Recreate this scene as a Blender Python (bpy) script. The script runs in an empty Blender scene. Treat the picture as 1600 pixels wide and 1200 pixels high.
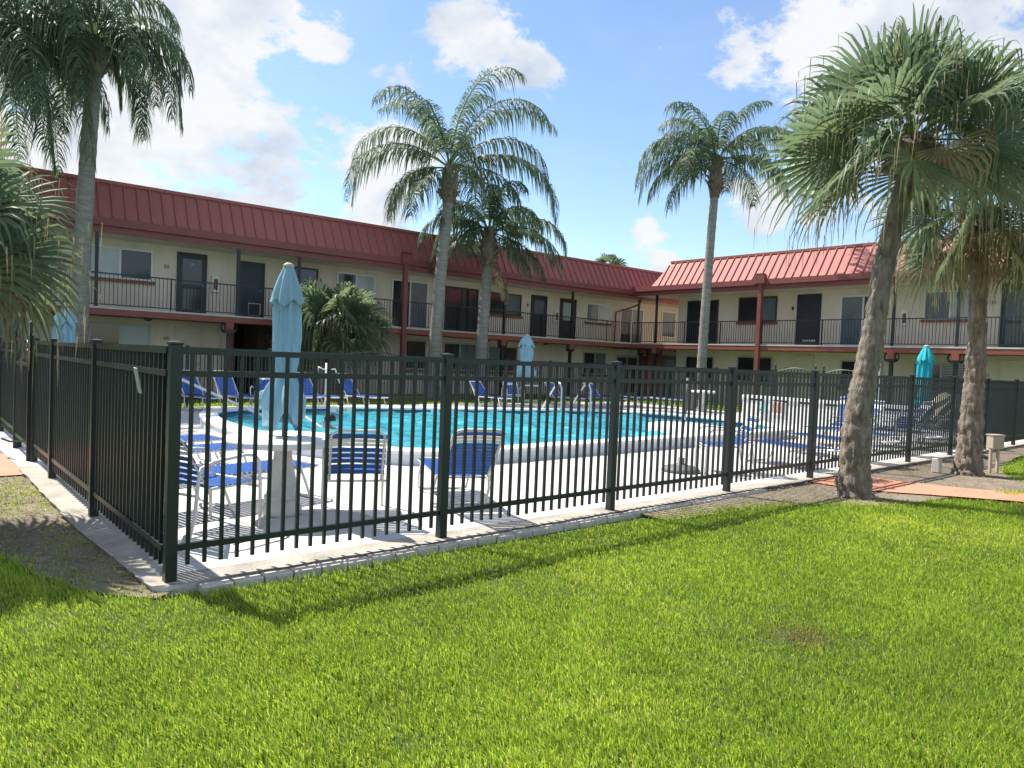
import bpy, math, random
import numpy as np
from mathutils import Vector, Matrix
from mathutils.geometry import tessellate_polygon
random.seed(7); rng = np.random.default_rng(11)
SC = bpy.context.scene; COL = SC.collection
R = math.radians
# ------------------------------------------------------------------ camera
cd = bpy.data.cameras.new('camera'); cam = bpy.data.objects.new('camera', cd); COL.objects.link(cam)
cd.sensor_width = 36.0; cd.lens = 24.975; cd.clip_start = 0.05; cd.clip_end = 3000
cr = Matrix(((0.75546, -0.00885, -0.65513, 0), (-0.65389, 0.05268, -0.75475, 0), (0.0412, 0.99857, 0.03401, 1.52), (0, 0, 0, 1)))
cam.matrix_world = cr
SC.camera = cam
CR = Vector((0.756, -0.655, 0))     # the direction that runs to the right of the view, on the ground
CF = Vector((0.655, 0.756, 0))
# ------------------------------------------------------------------ sun, sky, exposure
EL = R(56); SD = Vector((-0.30 * math.cos(EL) / 1.0, 0.954 * math.cos(EL), math.sin(EL))).normalized()
sl = bpy.data.lights.new('sun', 'SUN'); so = bpy.data.objects.new('sun', sl); COL.objects.link(so)
sl.energy = 4.6; sl.angle = R(0.55); sl.color = (1.0, 0.95, 0.86)
so.rotation_euler = SD.to_track_quat('Z', 'Y').to_euler(); so.location = (0, 0, 30)
SC.view_settings.view_transform = 'Standard'; SC.view_settings.look = 'None'
SC.view_settings.exposure = 0.92; SC.view_settings.gamma = 1
W = bpy.data.worlds.new('World'); SC.world = W; W.use_nodes = True
nt = W.node_tree; N = nt.nodes; L = nt.links; N.clear()
wo = N.new('ShaderNodeOutputWorld'); bg = N.new('ShaderNodeBackground'); L.new(bg.outputs[0], wo.inputs[0])
sky = N.new('ShaderNodeTexSky'); sky.sky_type = 'NISHITA'; sky.sun_disc = False
sky.sun_elevation = EL; sky.sun_rotation = math.atan2(SD.x, SD.y); sky.air_density = 1.0; sky.dust_density = 0.25; sky.ozone_density = 3.0
bg.inputs[1].default_value = 0.115
tc = N.new('ShaderNodeTexCoord')
def vm(op, a, b=None):
    n = N.new('ShaderNodeVectorMath'); n.operation = op
    for i, x in enumerate((a, b)):
        if x is None: continue
        if isinstance(x, tuple): n.inputs[i].default_value = x
        else: L.new(x, n.inputs[i])
    return n
def mth(op, a, b=None, c=None, clamp=False):
    n = N.new('ShaderNodeMath'); n.operation = op; n.use_clamp = clamp
    for i, x in enumerate((a, b, c)):
        if x is None: continue
        if isinstance(x, (int, float)): n.inputs[i].default_value = x
        else: L.new(x, n.inputs[i])
    return n.outputs[0]
dirn = vm('NORMALIZE', tc.outputs['Generated']).outputs[0]
mp = N.new('ShaderNodeMapping'); mp.inputs['Scale'].default_value = (1, 1, 1.7); L.new(dirn, mp.inputs[0])
def wnoise(scale, det, rough, dist=0.0):
    n = N.new('ShaderNodeTexNoise'); n.inputs['Scale'].default_value = scale; n.inputs['Detail'].default_value = det
    n.inputs['Roughness'].default_value = rough; n.inputs['Distortion'].default_value = dist; L.new(mp.outputs[0], n.inputs['Vector']); return n.outputs[0]
big = wnoise(6.5, 10, 0.64, 0.15); fine = wnoise(19, 8, 0.65, 0.1); shade = wnoise(8, 6, 0.55)
CL = [((.235, .905, .36), .16, 1.0), ((.278, .888, .365), .10, .9), ((.25, .93, .26), .14, 1.0), ((.341, .905, .255), .09, .9), ((.226, .948, .222), .12, .9),
      ((.36, .91, .21), .09, .9), ((.43, .87, .27), .07, .75), ((.10, .97, .22), .18, 1.0), ((.395, .837, .379), .045, .95), ((.468, .813, .346), .05, .55), ((.546, .73, .41), .062, 1.0),
      ((.609, .696, .38), .045, .8), ((.471, .844, .256), .075, .95), ((.486, .85, .2), .07, 1.0), ((.777, .5, .382), .06, .75), ((.822, .418, .387), .085, .95),
      ((.849, .343, .402), .10, .95), ((.9, .2, .38), .16, .9), ((.843, .494, .213), .055, .95), ((.856, .444, .264), .05, .8), ((.764, .617, .186), .035, .8),
      ((.877, .442, .188), .03, .7), ((.788, .6, .136), .025, .9), ((.5, .86, .14), .05, .4), ((.35, .93, .13), .08, .8)]
acc = None
for c, r, w in CL:
    v = Vector(c).normalized()
    d = vm('DISTANCE', dirn, tuple(v)).outputs['Value']
    m = N.new('ShaderNodeMapRange'); m.interpolation_type = 'SMOOTHSTEP'; L.new(d, m.inputs[0])
    m.inputs[1].default_value = 0.0; m.inputs[2].default_value = r * 1.5; m.inputs[3].default_value = w; m.inputs[4].default_value = 0.0
    acc = m.outputs[0] if acc is None else mth('MAXIMUM', acc, m.outputs[0])
# clouds elsewhere round the sky, away from the photographed part
far = N.new('ShaderNodeMapRange'); L.new(vm('DISTANCE', dirn, (0.58, 0.76, 0.28)).outputs['Value'], far.inputs[0])
far.inputs[1].default_value = 0.75; far.inputs[2].default_value = 1.2; far.inputs[3].default_value = 0.0; far.inputs[4].default_value = 0.45
acc = mth('MAXIMUM', acc, far.outputs[0])
den = mth('ADD', mth('MULTIPLY', acc, 0.60), mth('ADD', mth('MULTIPLY', big, 1.9), mth('MULTIPLY', fine, 0.75)))
cm = N.new('ShaderNodeMapRange'); cm.interpolation_type = 'SMOOTHSTEP'; L.new(den, cm.inputs[0]); cm.inputs[1].default_value = 1.49; cm.inputs[2].default_value = 1.74
thin = N.new('ShaderNodeMapRange'); L.new(wnoise(2.4, 7, 0.6, 0.6), thin.inputs[0]); thin.inputs[1].default_value = 0.42; thin.inputs[2].default_value = 0.75; thin.inputs[4].default_value = 0.22
tot = mth('MAXIMUM', cm.outputs[0], thin.outputs[0])
crp = N.new('ShaderNodeValToRGB'); L.new(shade, crp.inputs[0])
crp.color_ramp.elements[0].position = 0.32; crp.color_ramp.elements[0].color = (2.7, 3.15, 3.8, 1)
crp.color_ramp.elements[1].position = 0.58; crp.color_ramp.elements[1].color = (4.3, 4.4, 4.55, 1)
mx = N.new('ShaderNodeMix'); mx.data_type = 'RGBA'; L.new(tot, mx.inputs[0]); L.new(sky.outputs[0], mx.inputs[6]); L.new(crp.outputs[0], mx.inputs[7])
L.new(mx.outputs[2], bg.inputs[0])

# ------------------------------------------------------------------ materials
def mat(name, col, rough=0.6, var=0.12, scale=6.0, bump=0.0, bscale=None, metal=0.0, spec=0.5, col2=None, trans=0.0, coords='Object', stretch=(1, 1, 1), det=6, attr=False):
    m = bpy.data.materials.new(name); m.use_nodes = True; t = m.node_tree; n = t.nodes; l = t.links
    p = n['Principled BSDF']; out = n['Material Output']
    p.inputs['Roughness'].default_value = rough; p.inputs['Metallic'].default_value = metal; p.inputs['Specular IOR Level'].default_value = spec
    c = n.new('ShaderNodeTexCoord'); mpn = n.new('ShaderNodeMapping'); mpn.inputs['Scale'].default_value = stretch
    l.new(c.outputs[coords], mpn.inputs[0])
    no = n.new('ShaderNodeTexNoise'); no.inputs['Scale'].default_value = scale; no.inputs['Detail'].default_value = det; no.inputs['Roughness'].default_value = 0.6
    l.new(mpn.outputs[0], no.inputs['Vector'])
    ra = n.new('ShaderNodeValToRGB'); l.new(no.outputs[0], ra.inputs[0])
    ra.color_ramp.elements[0].position = 0.3; ra.color_ramp.elements[1].position = 0.7
    a = col2 if col2 else tuple(x * (1 - var) for x in col); b = col if col2 else tuple(min(1, x * (1 + var)) for x in col)
    ra.color_ramp.elements[0].color = (*a, 1); ra.color_ramp.elements[1].color = (*b, 1)
    cs = ra.outputs[0]
    if attr:
        at = n.new('ShaderNodeAttribute'); at.attribute_name = 'tone'
        mxx = n.new('ShaderNodeMix'); mxx.data_type = 'RGBA'; mxx.blend_type = 'MULTIPLY'; mxx.inputs[0].default_value = 1
        l.new(cs, mxx.inputs[6]); l.new(at.outputs['Color'], mxx.inputs[7]); cs = mxx.outputs[2]
    l.new(cs, p.inputs['Base Color'])
    if bump:
        b2 = n.new('ShaderNodeTexNoise'); b2.inputs['Scale'].default_value = bscale or scale * 4; b2.inputs['Detail'].default_value = 8
        l.new(mpn.outputs[0], b2.inputs['Vector'])
        bu = n.new('ShaderNodeBump'); bu.inputs['Strength'].default_value = bump; bu.inputs['Distance'].default_value = 0.02
        l.new(b2.outputs[0], bu.inputs['Height']); l.new(bu.outputs[0], p.inputs['Normal'])
    if trans:
        tr = n.new('ShaderNodeBsdfTranslucent'); ms = n.new('ShaderNodeMixShader'); ms.inputs[0].default_value = trans
        hs = n.new('ShaderNodeHueSaturation'); hs.inputs['Value'].default_value = 1.5; hs.inputs['Hue'].default_value = 0.49; l.new(cs, hs.inputs['Color'])
        l.new(hs.outputs[0], tr.inputs[0]); l.new(p.outputs[0], ms.inputs[1]); l.new(tr.outputs[0], ms.inputs[2]); l.new(ms.outputs[0], out.inputs[0])
    return m
def nodes(m): return m.node_tree.nodes, m.node_tree.links, m.node_tree.nodes['Principled BSDF']
M = {}
M['black'] = mat('black_metal', (0.013, 0.020, 0.022), 0.38, 0.25, 9, 0.05)
M['railblack'] = mat('rail_metal', (0.015, 0.017, 0.02), 0.4, 0.2, 9)
M['wall'] = mat('cream_block', (0.72, 0.605, 0.50), 0.85, 0.05, 1.3, 0.15, 60)
M['wall2'] = M['wall']
M['redmetal'] = mat('red_roof_metal', (0.39, 0.12, 0.105), 0.62, 0.07, 1.5, 0.04, 12, spec=0.3)
M['redpaint'] = mat('red_fascia_paint', (0.22, 0.060, 0.052), 0.55, 0.08, 2, 0.05)
M['redbrown'] = mat('redbrown_paint', (0.26, 0.075, 0.055), 0.6, 0.12, 3)
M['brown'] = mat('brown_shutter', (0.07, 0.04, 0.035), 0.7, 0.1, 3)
M['concrete'] = mat('slab_concrete', (0.55, 0.52, 0.47), 0.85, 0.12, 5, 0.2)
M['roofflat'] = mat('flat_roof', (0.5, 0.48, 0.45), 0.9, 0.1, 2)
M['dglass'] = mat('dark_glass', (0.02, 0.028, 0.035), 0.08, 0.3, 1.2, spec=0.6)
M['gglass'] = mat('grey_glass', (0.13, 0.16, 0.18), 0.12, 0.25, 1.0, spec=0.6)
M['blind'] = mat('white_blinds_behind_glass', (0.42, 0.46, 0.46), 0.2, 0.15, 1.0, spec=0.6)
M['white'] = mat('white_frame', (0.72, 0.72, 0.70), 0.5, 0.05, 6)
M['alu'] = mat('grey_frame', (0.42, 0.42, 0.40), 0.45, 0.08, 6)
M['ddoor'] = mat('dark_door_paint', (0.028, 0.030, 0.042), 0.45, 0.15, 4)
M['bdoor'] = mat('beige_door_paint', (0.62, 0.54, 0.42), 0.6, 0.05, 4)
M['deck'] = mat('pool_deck', (0.64, 0.62, 0.58), 0.8, 0.1, 1.2, 0.25, 40, col2=(0.52, 0.50, 0.46))
M['rim'] = mat('weathered_rim', (0.48, 0.43, 0.36), 0.9, 0.2, 3.5, 0.8, 30, col2=(0.26, 0.235, 0.195), det=10)
M['coping'] = mat('white_coping', (0.76, 0.76, 0.75), 0.7, 0.06, 3, 0.15)
M['poolwall'] = mat('pool_outer_wall', (0.62, 0.65, 0.70), 0.75, 0.06, 3, 0.1)
M['tile'] = mat('dark_blue_tile', (0.03, 0.075, 0.16), 0.25, 0.3, 12)
M['plaster'] = mat('pool_plaster', (0.22, 0.66, 0.77), 0.7, 0.08, 1.2)
M['brick'] = mat('edge_brick', (0.58, 0.52, 0.44), 0.85, 0.2, 9, 0.3)
M['terra'] = mat('terracotta_path', (0.55, 0.24, 0.15), 0.85, 0.12, 3, 0.2, 50)
M['canvas'] = mat('light_blue_canvas', (0.33, 0.52, 0.62), 0.85, 0.06, 5, 0.1, 50, trans=0.25)
M['teal'] = mat('teal_canvas', (0.02, 0.42, 0.48), 0.8, 0.06, 5, 0.1, 50, trans=0.2)
M['cream_cloth'] = mat('cream_cloth', (0.66, 0.56, 0.38), 0.9, 0.1, 6, 0.2)
M['blue'] = mat('blue_vinyl', (0.028, 0.11, 0.40), 0.4, 0.12, 8, trans=0.12)
M['wvinyl'] = mat('white_vinyl', (0.74, 0.73, 0.69), 0.4, 0.05, 8)
M['tubew'] = mat('white_tube', (0.72, 0.70, 0.65), 0.4, 0.08, 8)
M['steel'] = mat('steel_tube', (0.6, 0.6, 0.58), 0.25, 0.1, 8, metal=0.9)
M['cast'] = mat('cast_concrete', (0.62, 0.60, 0.56), 0.85, 0.12, 5, 0.35, 30)
M['grey'] = mat('grey_plastic', (0.12, 0.125, 0.12), 0.6, 0.15, 5)
M['beige'] = mat('beige_box', (0.46, 0.38, 0.28), 0.75, 0.15, 8, 0.1)
M['leaf'] = mat('palm_leaf', (0.13, 0.185, 0.085), 0.48, 0.3, 2.5, spec=0.4, col2=(0.085, 0.13, 0.075), trans=0.5, attr=True)
M['feather'] = mat('feather_leaf', (0.11, 0.16, 0.085), 0.5, 0.3, 2.0, spec=0.35, col2=(0.055, 0.095, 0.062), trans=0.42, attr=True)
M['dry'] = mat('dry_leaf', (0.30, 0.235, 0.13), 0.8, 0.3, 4, trans=0.25)
M['trunk'] = mat('grey_trunk', (0.30, 0.28, 0.25), 0.9, 0.25, 3, 0.7, 8, stretch=(1, 1, 6), col2=(0.17, 0.155, 0.14))
M['bark'] = mat('brown_bark', (0.34, 0.28, 0.22), 0.92, 0.3, 5, 1.0, 26, stretch=(3, 3, 0.9), col2=(0.10, 0.078, 0.06))
M['boot'] = mat('leaf_base', (0.24, 0.18, 0.13), 0.9, 0.35, 7, 0.6, col2=(0.10, 0.075, 0.06))
M['skin'] = mat('skin', (0.52, 0.30, 0.22), 0.45, 0.06, 9)
M['hair'] = mat('dark_hair', (0.015, 0.012, 0.01), 0.5, 0.2, 30)
M['mirror'] = mat('goggle_lens', (0.25, 0.3, 0.35), 0.1, 0.1, 5, metal=0.8)
M['redsign'] = mat('red_lettering', (0.6, 0.05, 0.06), 0.6, 0.05, 5)
M['ringteal'] = mat('life_ring', (0.25, 0.55, 0.56), 0.5, 0.05, 5)
M['marks'] = mat('black_lettering', (0.02, 0.02, 0.02), 0.6, 0.05, 5)
M['dirt'] = mat('dirt', (0.27, 0.215, 0.155), 0.95, 0.2, 2.2, 1.0, 35, col2=(0.145, 0.122, 0.09))
M['soil'] = mat('lawn_ground', (0.055, 0.10, 0.018), 0.95, 0.2, 3, 0.6, 60, col2=(0.035, 0.06, 0.012))
M['farlawn'] = mat('far_lawn', (0.085, 0.17, 0.024), 0.95, 0.25, 9, 0.8, 90, col2=(0.05, 0.11, 0.015))
M['grass'] = mat('grass_blade', (0.295, 0.43, 0.045), 0.42, 0.1, 0.9, spec=0.5, col2=(0.245, 0.385, 0.042), trans=0.5, attr=True)
n, l, p = nodes(M['redmetal'])
tcn = n.new('ShaderNodeTexCoord'); mpn = n.new('ShaderNodeMapping'); mpn.inputs['Scale'].default_value = (3.2, .35, .35); l.new(tcn.outputs['Object'], mpn.inputs[0])
no = n.new('ShaderNodeTexNoise'); no.inputs['Scale'].default_value = 1.6; no.inputs['Detail'].default_value = 8; no.inputs['Roughness'].default_value = .7; l.new(mpn.outputs[0], no.inputs['Vector'])
mr = n.new('ShaderNodeMapRange'); l.new(no.outputs[0], mr.inputs[0]); mr.inputs[1].default_value = .35; mr.inputs[2].default_value = .7; mr.inputs[4].default_value = .42
mx3 = n.new('ShaderNodeMix'); mx3.data_type = 'RGBA'; l.new(mr.outputs[0], mx3.inputs[0]); l.new(p.inputs['Base Color'].links[0].from_socket, mx3.inputs[6]); mx3.inputs[7].default_value = (0.24, 0.11, 0.10, 1); l.new(mx3.outputs[2], p.inputs['Base Color'])
# block courses on the building wall
n, l, p = nodes(M['wall'])
tcn = n.new('ShaderNodeTexCoord'); cmb = n.new('ShaderNodeSeparateXYZ'); l.new(tcn.outputs['Object'], cmb.inputs[0])
cx_ = n.new('ShaderNodeCombineXYZ'); l.new(cmb.outputs[0], cx_.inputs[0]); l.new(cmb.outputs[2], cx_.inputs[1])
br = n.new('ShaderNodeTexBrick'); l.new(cx_.outputs[0], br.inputs[0]); br.inputs['Scale'].default_value = 1.0
br.inputs['Brick Width'].default_value = 0.41; br.inputs['Row Height'].default_value = 0.205; br.inputs['Mortar Size'].default_value = 0.006
bu = [x for x in n if x.type == 'BUMP'][0]
b3 = n.new('ShaderNodeBump'); b3.inputs['Strength'].default_value = 0.25; b3.inputs['Distance'].default_value = 0.01; b3.invert = True
l.new(br.outputs['Fac'], b3.inputs['Height']); l.new(bu.outputs[0], b3.inputs['Normal']); l.new(b3.outputs[0], p.inputs['Normal'])
mpn = n.new('ShaderNodeMapping'); mpn.inputs['Scale'].default_value = (1.1, 1.1, .28); l.new(tcn.outputs['Object'], mpn.inputs[0])
no = n.new('ShaderNodeTexNoise'); no.inputs['Scale'].default_value = 1.7; no.inputs['Detail'].default_value = 10; no.inputs['Roughness'].default_value = .72; l.new(mpn.outputs[0], no.inputs['Vector'])
mr = n.new('ShaderNodeMapRange'); l.new(no.outputs[0], mr.inputs[0]); mr.inputs[1].default_value = .48; mr.inputs[2].default_value = .78; mr.inputs[4].default_value = .5
mx3 = n.new('ShaderNodeMix'); mx3.data_type = 'RGBA'; l.new(mr.outputs[0], mx3.inputs[0]); l.new(p.inputs['Base Color'].links[0].from_socket, mx3.inputs[6]); mx3.inputs[7].default_value = (0.44, 0.37, 0.29, 1); l.new(mx3.outputs[2], p.inputs['Base Color'])
# saw-cut joints and stains in the deck
n, l, p = nodes(M['deck'])
tcn = n.new('ShaderNodeTexCoord'); br = n.new('ShaderNodeTexBrick'); l.new(tcn.outputs['Object'], br.inputs[0]); br.offset = 0.0
br.inputs['Scale'].default_value = 1.0; br.inputs['Brick Width'].default_value = 2.3; br.inputs['Row Height'].default_value = 1.55; br.inputs['Mortar Size'].default_value = 0.009
mxn = n.new('ShaderNodeMix'); mxn.data_type = 'RGBA'; src = p.inputs['Base Color'].links[0].from_socket
l.new(br.outputs['Fac'], mxn.inputs[0]); l.new(src, mxn.inputs[6]); mxn.inputs[7].default_value = (0.27, 0.25, 0.22, 1); 
st = n.new('ShaderNodeTexNoise'); st.inputs['Scale'].default_value = .8; st.inputs['Detail'].default_value = 9; st.inputs['Roughness'].default_value = .7; st.inputs['Distortion'].default_value = .6; l.new(tcn.outputs['Object'], st.inputs['Vector'])
sr = n.new('ShaderNodeMapRange'); l.new(st.outputs[0], sr.inputs[0]); sr.inputs[1].default_value = .5; sr.inputs[2].default_value = .72; sr.inputs[4].default_value = .55
mx2 = n.new('ShaderNodeMix'); mx2.data_type = 'RGBA'; l.new(sr.outputs[0], mx2.inputs[0]); l.new(mxn.outputs[2], mx2.inputs[6]); mx2.inputs[7].default_value = (0.30, 0.275, 0.24, 1); l.new(mx2.outputs[2], p.inputs['Base Color'])
# water: tinted, rippled, with a weak mirror
mw = bpy.data.materials.new('pool_water'); mw.use_nodes = True; n = mw.node_tree.nodes; l = mw.node_tree.links; n.clear()
o_ = n.new('ShaderNodeOutputMaterial'); tr = n.new('ShaderNodeBsdfTransparent'); tr.inputs[0].default_value = (0.62, 0.95, 0.97, 1)
gl = n.new('ShaderNodeBsdfGlossy'); gl.inputs['Roughness'].default_value = 0.04
df = n.new('ShaderNodeBsdfDiffuse'); df.inputs[0].default_value = (0.12, 0.62, 0.72, 1)
fr = n.new('ShaderNodeFresnel'); fr.inputs[0].default_value = 1.33
tcn = n.new('ShaderNodeTexCoord'); mpn = n.new('ShaderNodeMapping'); mpn.inputs['Rotation'].default_value = (0, 0, 0.7); mpn.inputs['Scale'].default_value = (1.0, 1.9, 1)
l.new(tcn.outputs['Object'], mpn.inputs[0]); no = n.new('ShaderNodeTexNoise'); no.inputs['Scale'].default_value = 3.6; no.inputs['Detail'].default_value = 4; no.inputs['Distortion'].default_value = 0.5
l.new(mpn.outputs[0], no.inputs['Vector']); bu = n.new('ShaderNodeBump'); bu.inputs['Strength'].default_value = 1.0; bu.inputs['Distance'].default_value = 0.02
l.new(no.outputs[0], bu.inputs['Height']); l.new(bu.outputs[0], gl.inputs['Normal']); l.new(bu.outputs[0], fr.inputs['Normal']); l.new(bu.outputs[0], df.inputs['Normal'])
m1 = n.new('ShaderNodeMixShader'); m1.inputs[0].default_value = 0.35; l.new(tr.outputs[0], m1.inputs[1]); l.new(df.outputs[0], m1.inputs[2])
m2 = n.new('ShaderNodeMixShader'); l.new(fr.outputs[0], m2.inputs[0]); l.new(m1.outputs[0], m2.inputs[1]); l.new(gl.outputs[0], m2.inputs[2]); l.new(m2.outputs[0], o_.inputs[0])
M['water'] = mw

# ------------------------------------------------------------------ mesh helpers
class MB:
    def __init__(s): s.v = []; s.f = []; s.m = []
    def add(s, vs, fs, mi=0):
        b = len(s.v); s.v += [tuple(x) for x in vs]; s.f += [tuple(b + i for i in f) for f in fs]; s.m += [mi] * len(fs); return s
    def box(s, x0, x1, y0, y1, z0, z1, mi=0):
        return s.add([(x0, y0, z0), (x1, y0, z0), (x1, y1, z0), (x0, y1, z0), (x0, y0, z1), (x1, y0, z1), (x1, y1, z1), (x0, y1, z1)],
                     [(0, 3, 2, 1), (4, 5, 6, 7), (0, 1, 5, 4), (1, 2, 6, 5), (2, 3, 7, 6), (3, 0, 4, 7)], mi)
    def prism(s, poly, z0, z1, mi=0):
        k = len(poly); vs = [(x, y, z0) for x, y in poly] + [(x, y, z1) for x, y in poly]
        return s.add(vs, [tuple(range(k - 1, -1, -1)), tuple(range(k, 2 * k))] + [(i, (i + 1) % k, k + (i + 1) % k, k + i) for i in range(k)], mi)
    def tube(s, pts, r, n=8, mi=0, cap=True, closed=False):
        pts = [Vector(p) for p in pts]; k = len(pts); rr = r if isinstance(r, (list, tuple)) else [r] * k
        vs = []; up = None
        for i, p in enumerate(pts):
            if closed: t = (pts[(i + 1) % k] - pts[i - 1])
            else: t = (pts[min(i + 1, k - 1)] - pts[max(i - 1, 0)])
            t.normalize()
            if up is None:
                up = Vector((0, 0, 1)) if abs(t.z) < 0.9 else Vector((1, 0, 0))
            a = t.cross(up).normalized(); b = a.cross(t).normalized(); up = b
            for j in range(n):
                an = 2 * math.pi * j / n; vs.append(p + (a * math.cos(an) + b * math.sin(an)) * rr[i])
        fs = []
        for i in range(k if closed else k - 1):
            for j in range(n):
                i2 = (i + 1) % k
                fs.append((i * n + j, i * n + (j + 1) % n, i2 * n + (j + 1) % n, i2 * n + j))
        if cap and not closed: fs += [tuple(range(n - 1, -1, -1)), tuple((k - 1) * n + j for j in range(n))]
        return s.add(vs, fs, mi)
    def lathe(s, prof, cx=0, cy=0, n=24, fn=None, mi=0):
        vs = []; k = len(prof)
        for i, (r, z) in enumerate(prof):
            for j in range(n):
                an = 2 * math.pi * j / n; q = fn(r, z, an) if fn else r
                vs.append((cx + q * math.cos(an), cy + q * math.sin(an), z))
        fs = [(i * n + j, i * n + (j + 1) % n, (i + 1) * n + (j + 1) % n, (i + 1) * n + j) for i in range(k - 1) for j in range(n)]
        fs += [tuple(range(n - 1, -1, -1)), tuple((k - 1) * n + j for j in range(n))]
        return s.add(vs, fs, mi)
    def build(s, name, mats, parent=None, smooth=False, bevel=0.0, loc=None, rz=None):
        me = bpy.data.meshes.new(name); me.from_pydata(s.v, [], s.f)
        if not isinstance(mats, (list, tuple)): mats = [mats]
        for m in mats: me.materials.append(m)
        if len(mats) > 1: me.polygons.foreach_set('material_index', s.m)
        if smooth: me.polygons.foreach_set('use_smooth', [True] * len(me.polygons))
        me.update()
        o = bpy.data.objects.new(name, me); COL.objects.link(o)
        if parent: o.parent = parent
        if loc is not None: o.location = loc
        if rz is not None: o.rotation_euler = (0, 0, rz)
        if bevel:
            b = o.modifiers.new('bevel', 'BEVEL'); b.width = bevel; b.segments = 2; b.limit_method = 'ANGLE'
        return o
def np_mesh(name, V, F, mat_, parent=None, tone=None, smooth=False):
    V = np.asarray(V, dtype=np.float32); k = len(F[0]) if not isinstance(F, list) else None
    me = bpy.data.meshes.new(name)
    Fs = F if isinstance(F, list) else [F]
    me.vertices.add(len(V)); me.vertices.foreach_set('co', V.ravel())
    nl = sum(f.size for f in Fs); nf = sum(len(f) for f in Fs)
    me.loops.add(nl); me.loops.foreach_set('vertex_index', np.concatenate([f.ravel() for f in Fs]).astype(np.int32))
    tot = np.concatenate([np.full(len(f), f.shape[1]) for f in Fs]); st = np.concatenate([[0], np.cumsum(tot)[:-1]])
    me.polygons.add(nf); me.polygons.foreach_set('loop_start', st.astype(np.int32)); me.polygons.foreach_set('loop_total', tot.astype(np.int32))
    me.update(calc_edges=True)
    if tone is not None:
        a = me.color_attributes.new('tone', 'FLOAT_COLOR', 'POINT'); a.data.foreach_set('color', np.asarray(tone, dtype=np.float32).ravel())
    if smooth: me.polygons.foreach_set('use_smooth', np.ones(nf, dtype=bool))
    me.materials.append(mat_)
    o = bpy.data.objects.new(name, me); COL.objects.link(o)
    if parent: o.parent = parent
    return o
def tag(o, label=None, cat=None, group=None, kind=None):
    if label: o['label'] = label
    if cat: o['category'] = cat
    if group: o['group'] = group
    if kind: o['kind'] = kind
    return o
def thing(name, label, cat, loc=(0, 0, 0), rz=0, group=None):
    o = bpy.data.objects.new(name, None); COL.objects.link(o); o.location = loc; o.rotation_euler = (0, 0, rz); o.empty_display_size = 0.2
    return tag(o, label, cat, group)
def kids(o): return [c for c in bpy.data.objects if c.parent == o]
def copy_tree(o, loc=None, rz=None, label=None, parent=None):
    ch = kids(o); c = o.copy(); COL.objects.link(c); c.parent = parent
    if loc is not None: c.location = loc
    if rz is not None: c.rotation_euler = (0, 0, rz)
    if label: c['label'] = label
    for k in ch: copy_tree(k, parent=c)
    return c
def text(s, size, m, parent, loc, rot, depth=0.004, name='lettering'):
    cu = bpy.data.curves.new(name, 'FONT'); cu.body = s; cu.size = size; cu.extrude = depth; cu.align_x = 'CENTER'; cu.align_y = 'CENTER'
    t = bpy.data.objects.new('tmp', cu); COL.objects.link(t)
    dg = bpy.context.evaluated_depsgraph_get(); me = bpy.data.meshes.new_from_object(t.evaluated_get(dg))
    bpy.data.objects.remove(t); me.materials.clear(); me.materials.append(m)
    o = bpy.data.objects.new(name, me); COL.objects.link(o); o.parent = parent; o.location = loc; o.rotation_euler = rot
    return o
def sheet(name, outer, holes, z, m, kind='structure'):
    polys = [[Vector((x, y, 0)) for x, y in outer]] + [[Vector((x, y, 0)) for x, y in h] for h in holes]
    tri = tessellate_polygon(polys); fl = [q for pl in polys for q in pl]
    mb = MB(); mb.v = [(q.x, q.y, z) for q in fl]
    for t in tri:
        a, b, c = [fl[i] for i in t]
        if (b - a).cross(c - a).z < 0: t = (t[0], t[2], t[1])
        mb.f.append(tuple(t)); mb.m.append(0)
    o = mb.build(name, m); o['kind'] = kind; return o
def inpoly(px, py, poly):
    r = np.zeros(len(px), bool); k = len(poly)
    for i in range(k):
        x1, y1 = poly[i]; x2, y2 = poly[(i + 1) % k]
        if y1 == y2: continue
        c = ((y1 > py) != (y2 > py)) & (px < (x2 - x1) * (py - y1) / (y2 - y1) + x1); r ^= c
    return r
def smoothloop(pts, k=6):
    out = []; n_ = len(pts)
    for i in range(n_):
        p0, p1, p2, p3 = [np.array(pts[(i + d) % n_], float) for d in (-1, 0, 1, 2)]
        for j in range(k):
            t = j / k; out.append(tuple(0.5 * ((2 * p1) + (-p0 + p2) * t + (2 * p0 - 5 * p1 + 4 * p2 - p3) * t * t + (-p0 + 3 * p1 - 3 * p2 + p3) * t ** 3)))
    return out
def offset(poly, d):
    out = []; n_ = len(poly)
    for i in range(n_):
        a = np.array(poly[i - 1]); b = np.array(poly[(i + 1) % n_]); t = (b - a) / (np.linalg.norm(b - a) + 1e-9)
        out.append((poly[i][0] + t[1] * d, poly[i][1] - t[0] * d))
    return out

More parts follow.
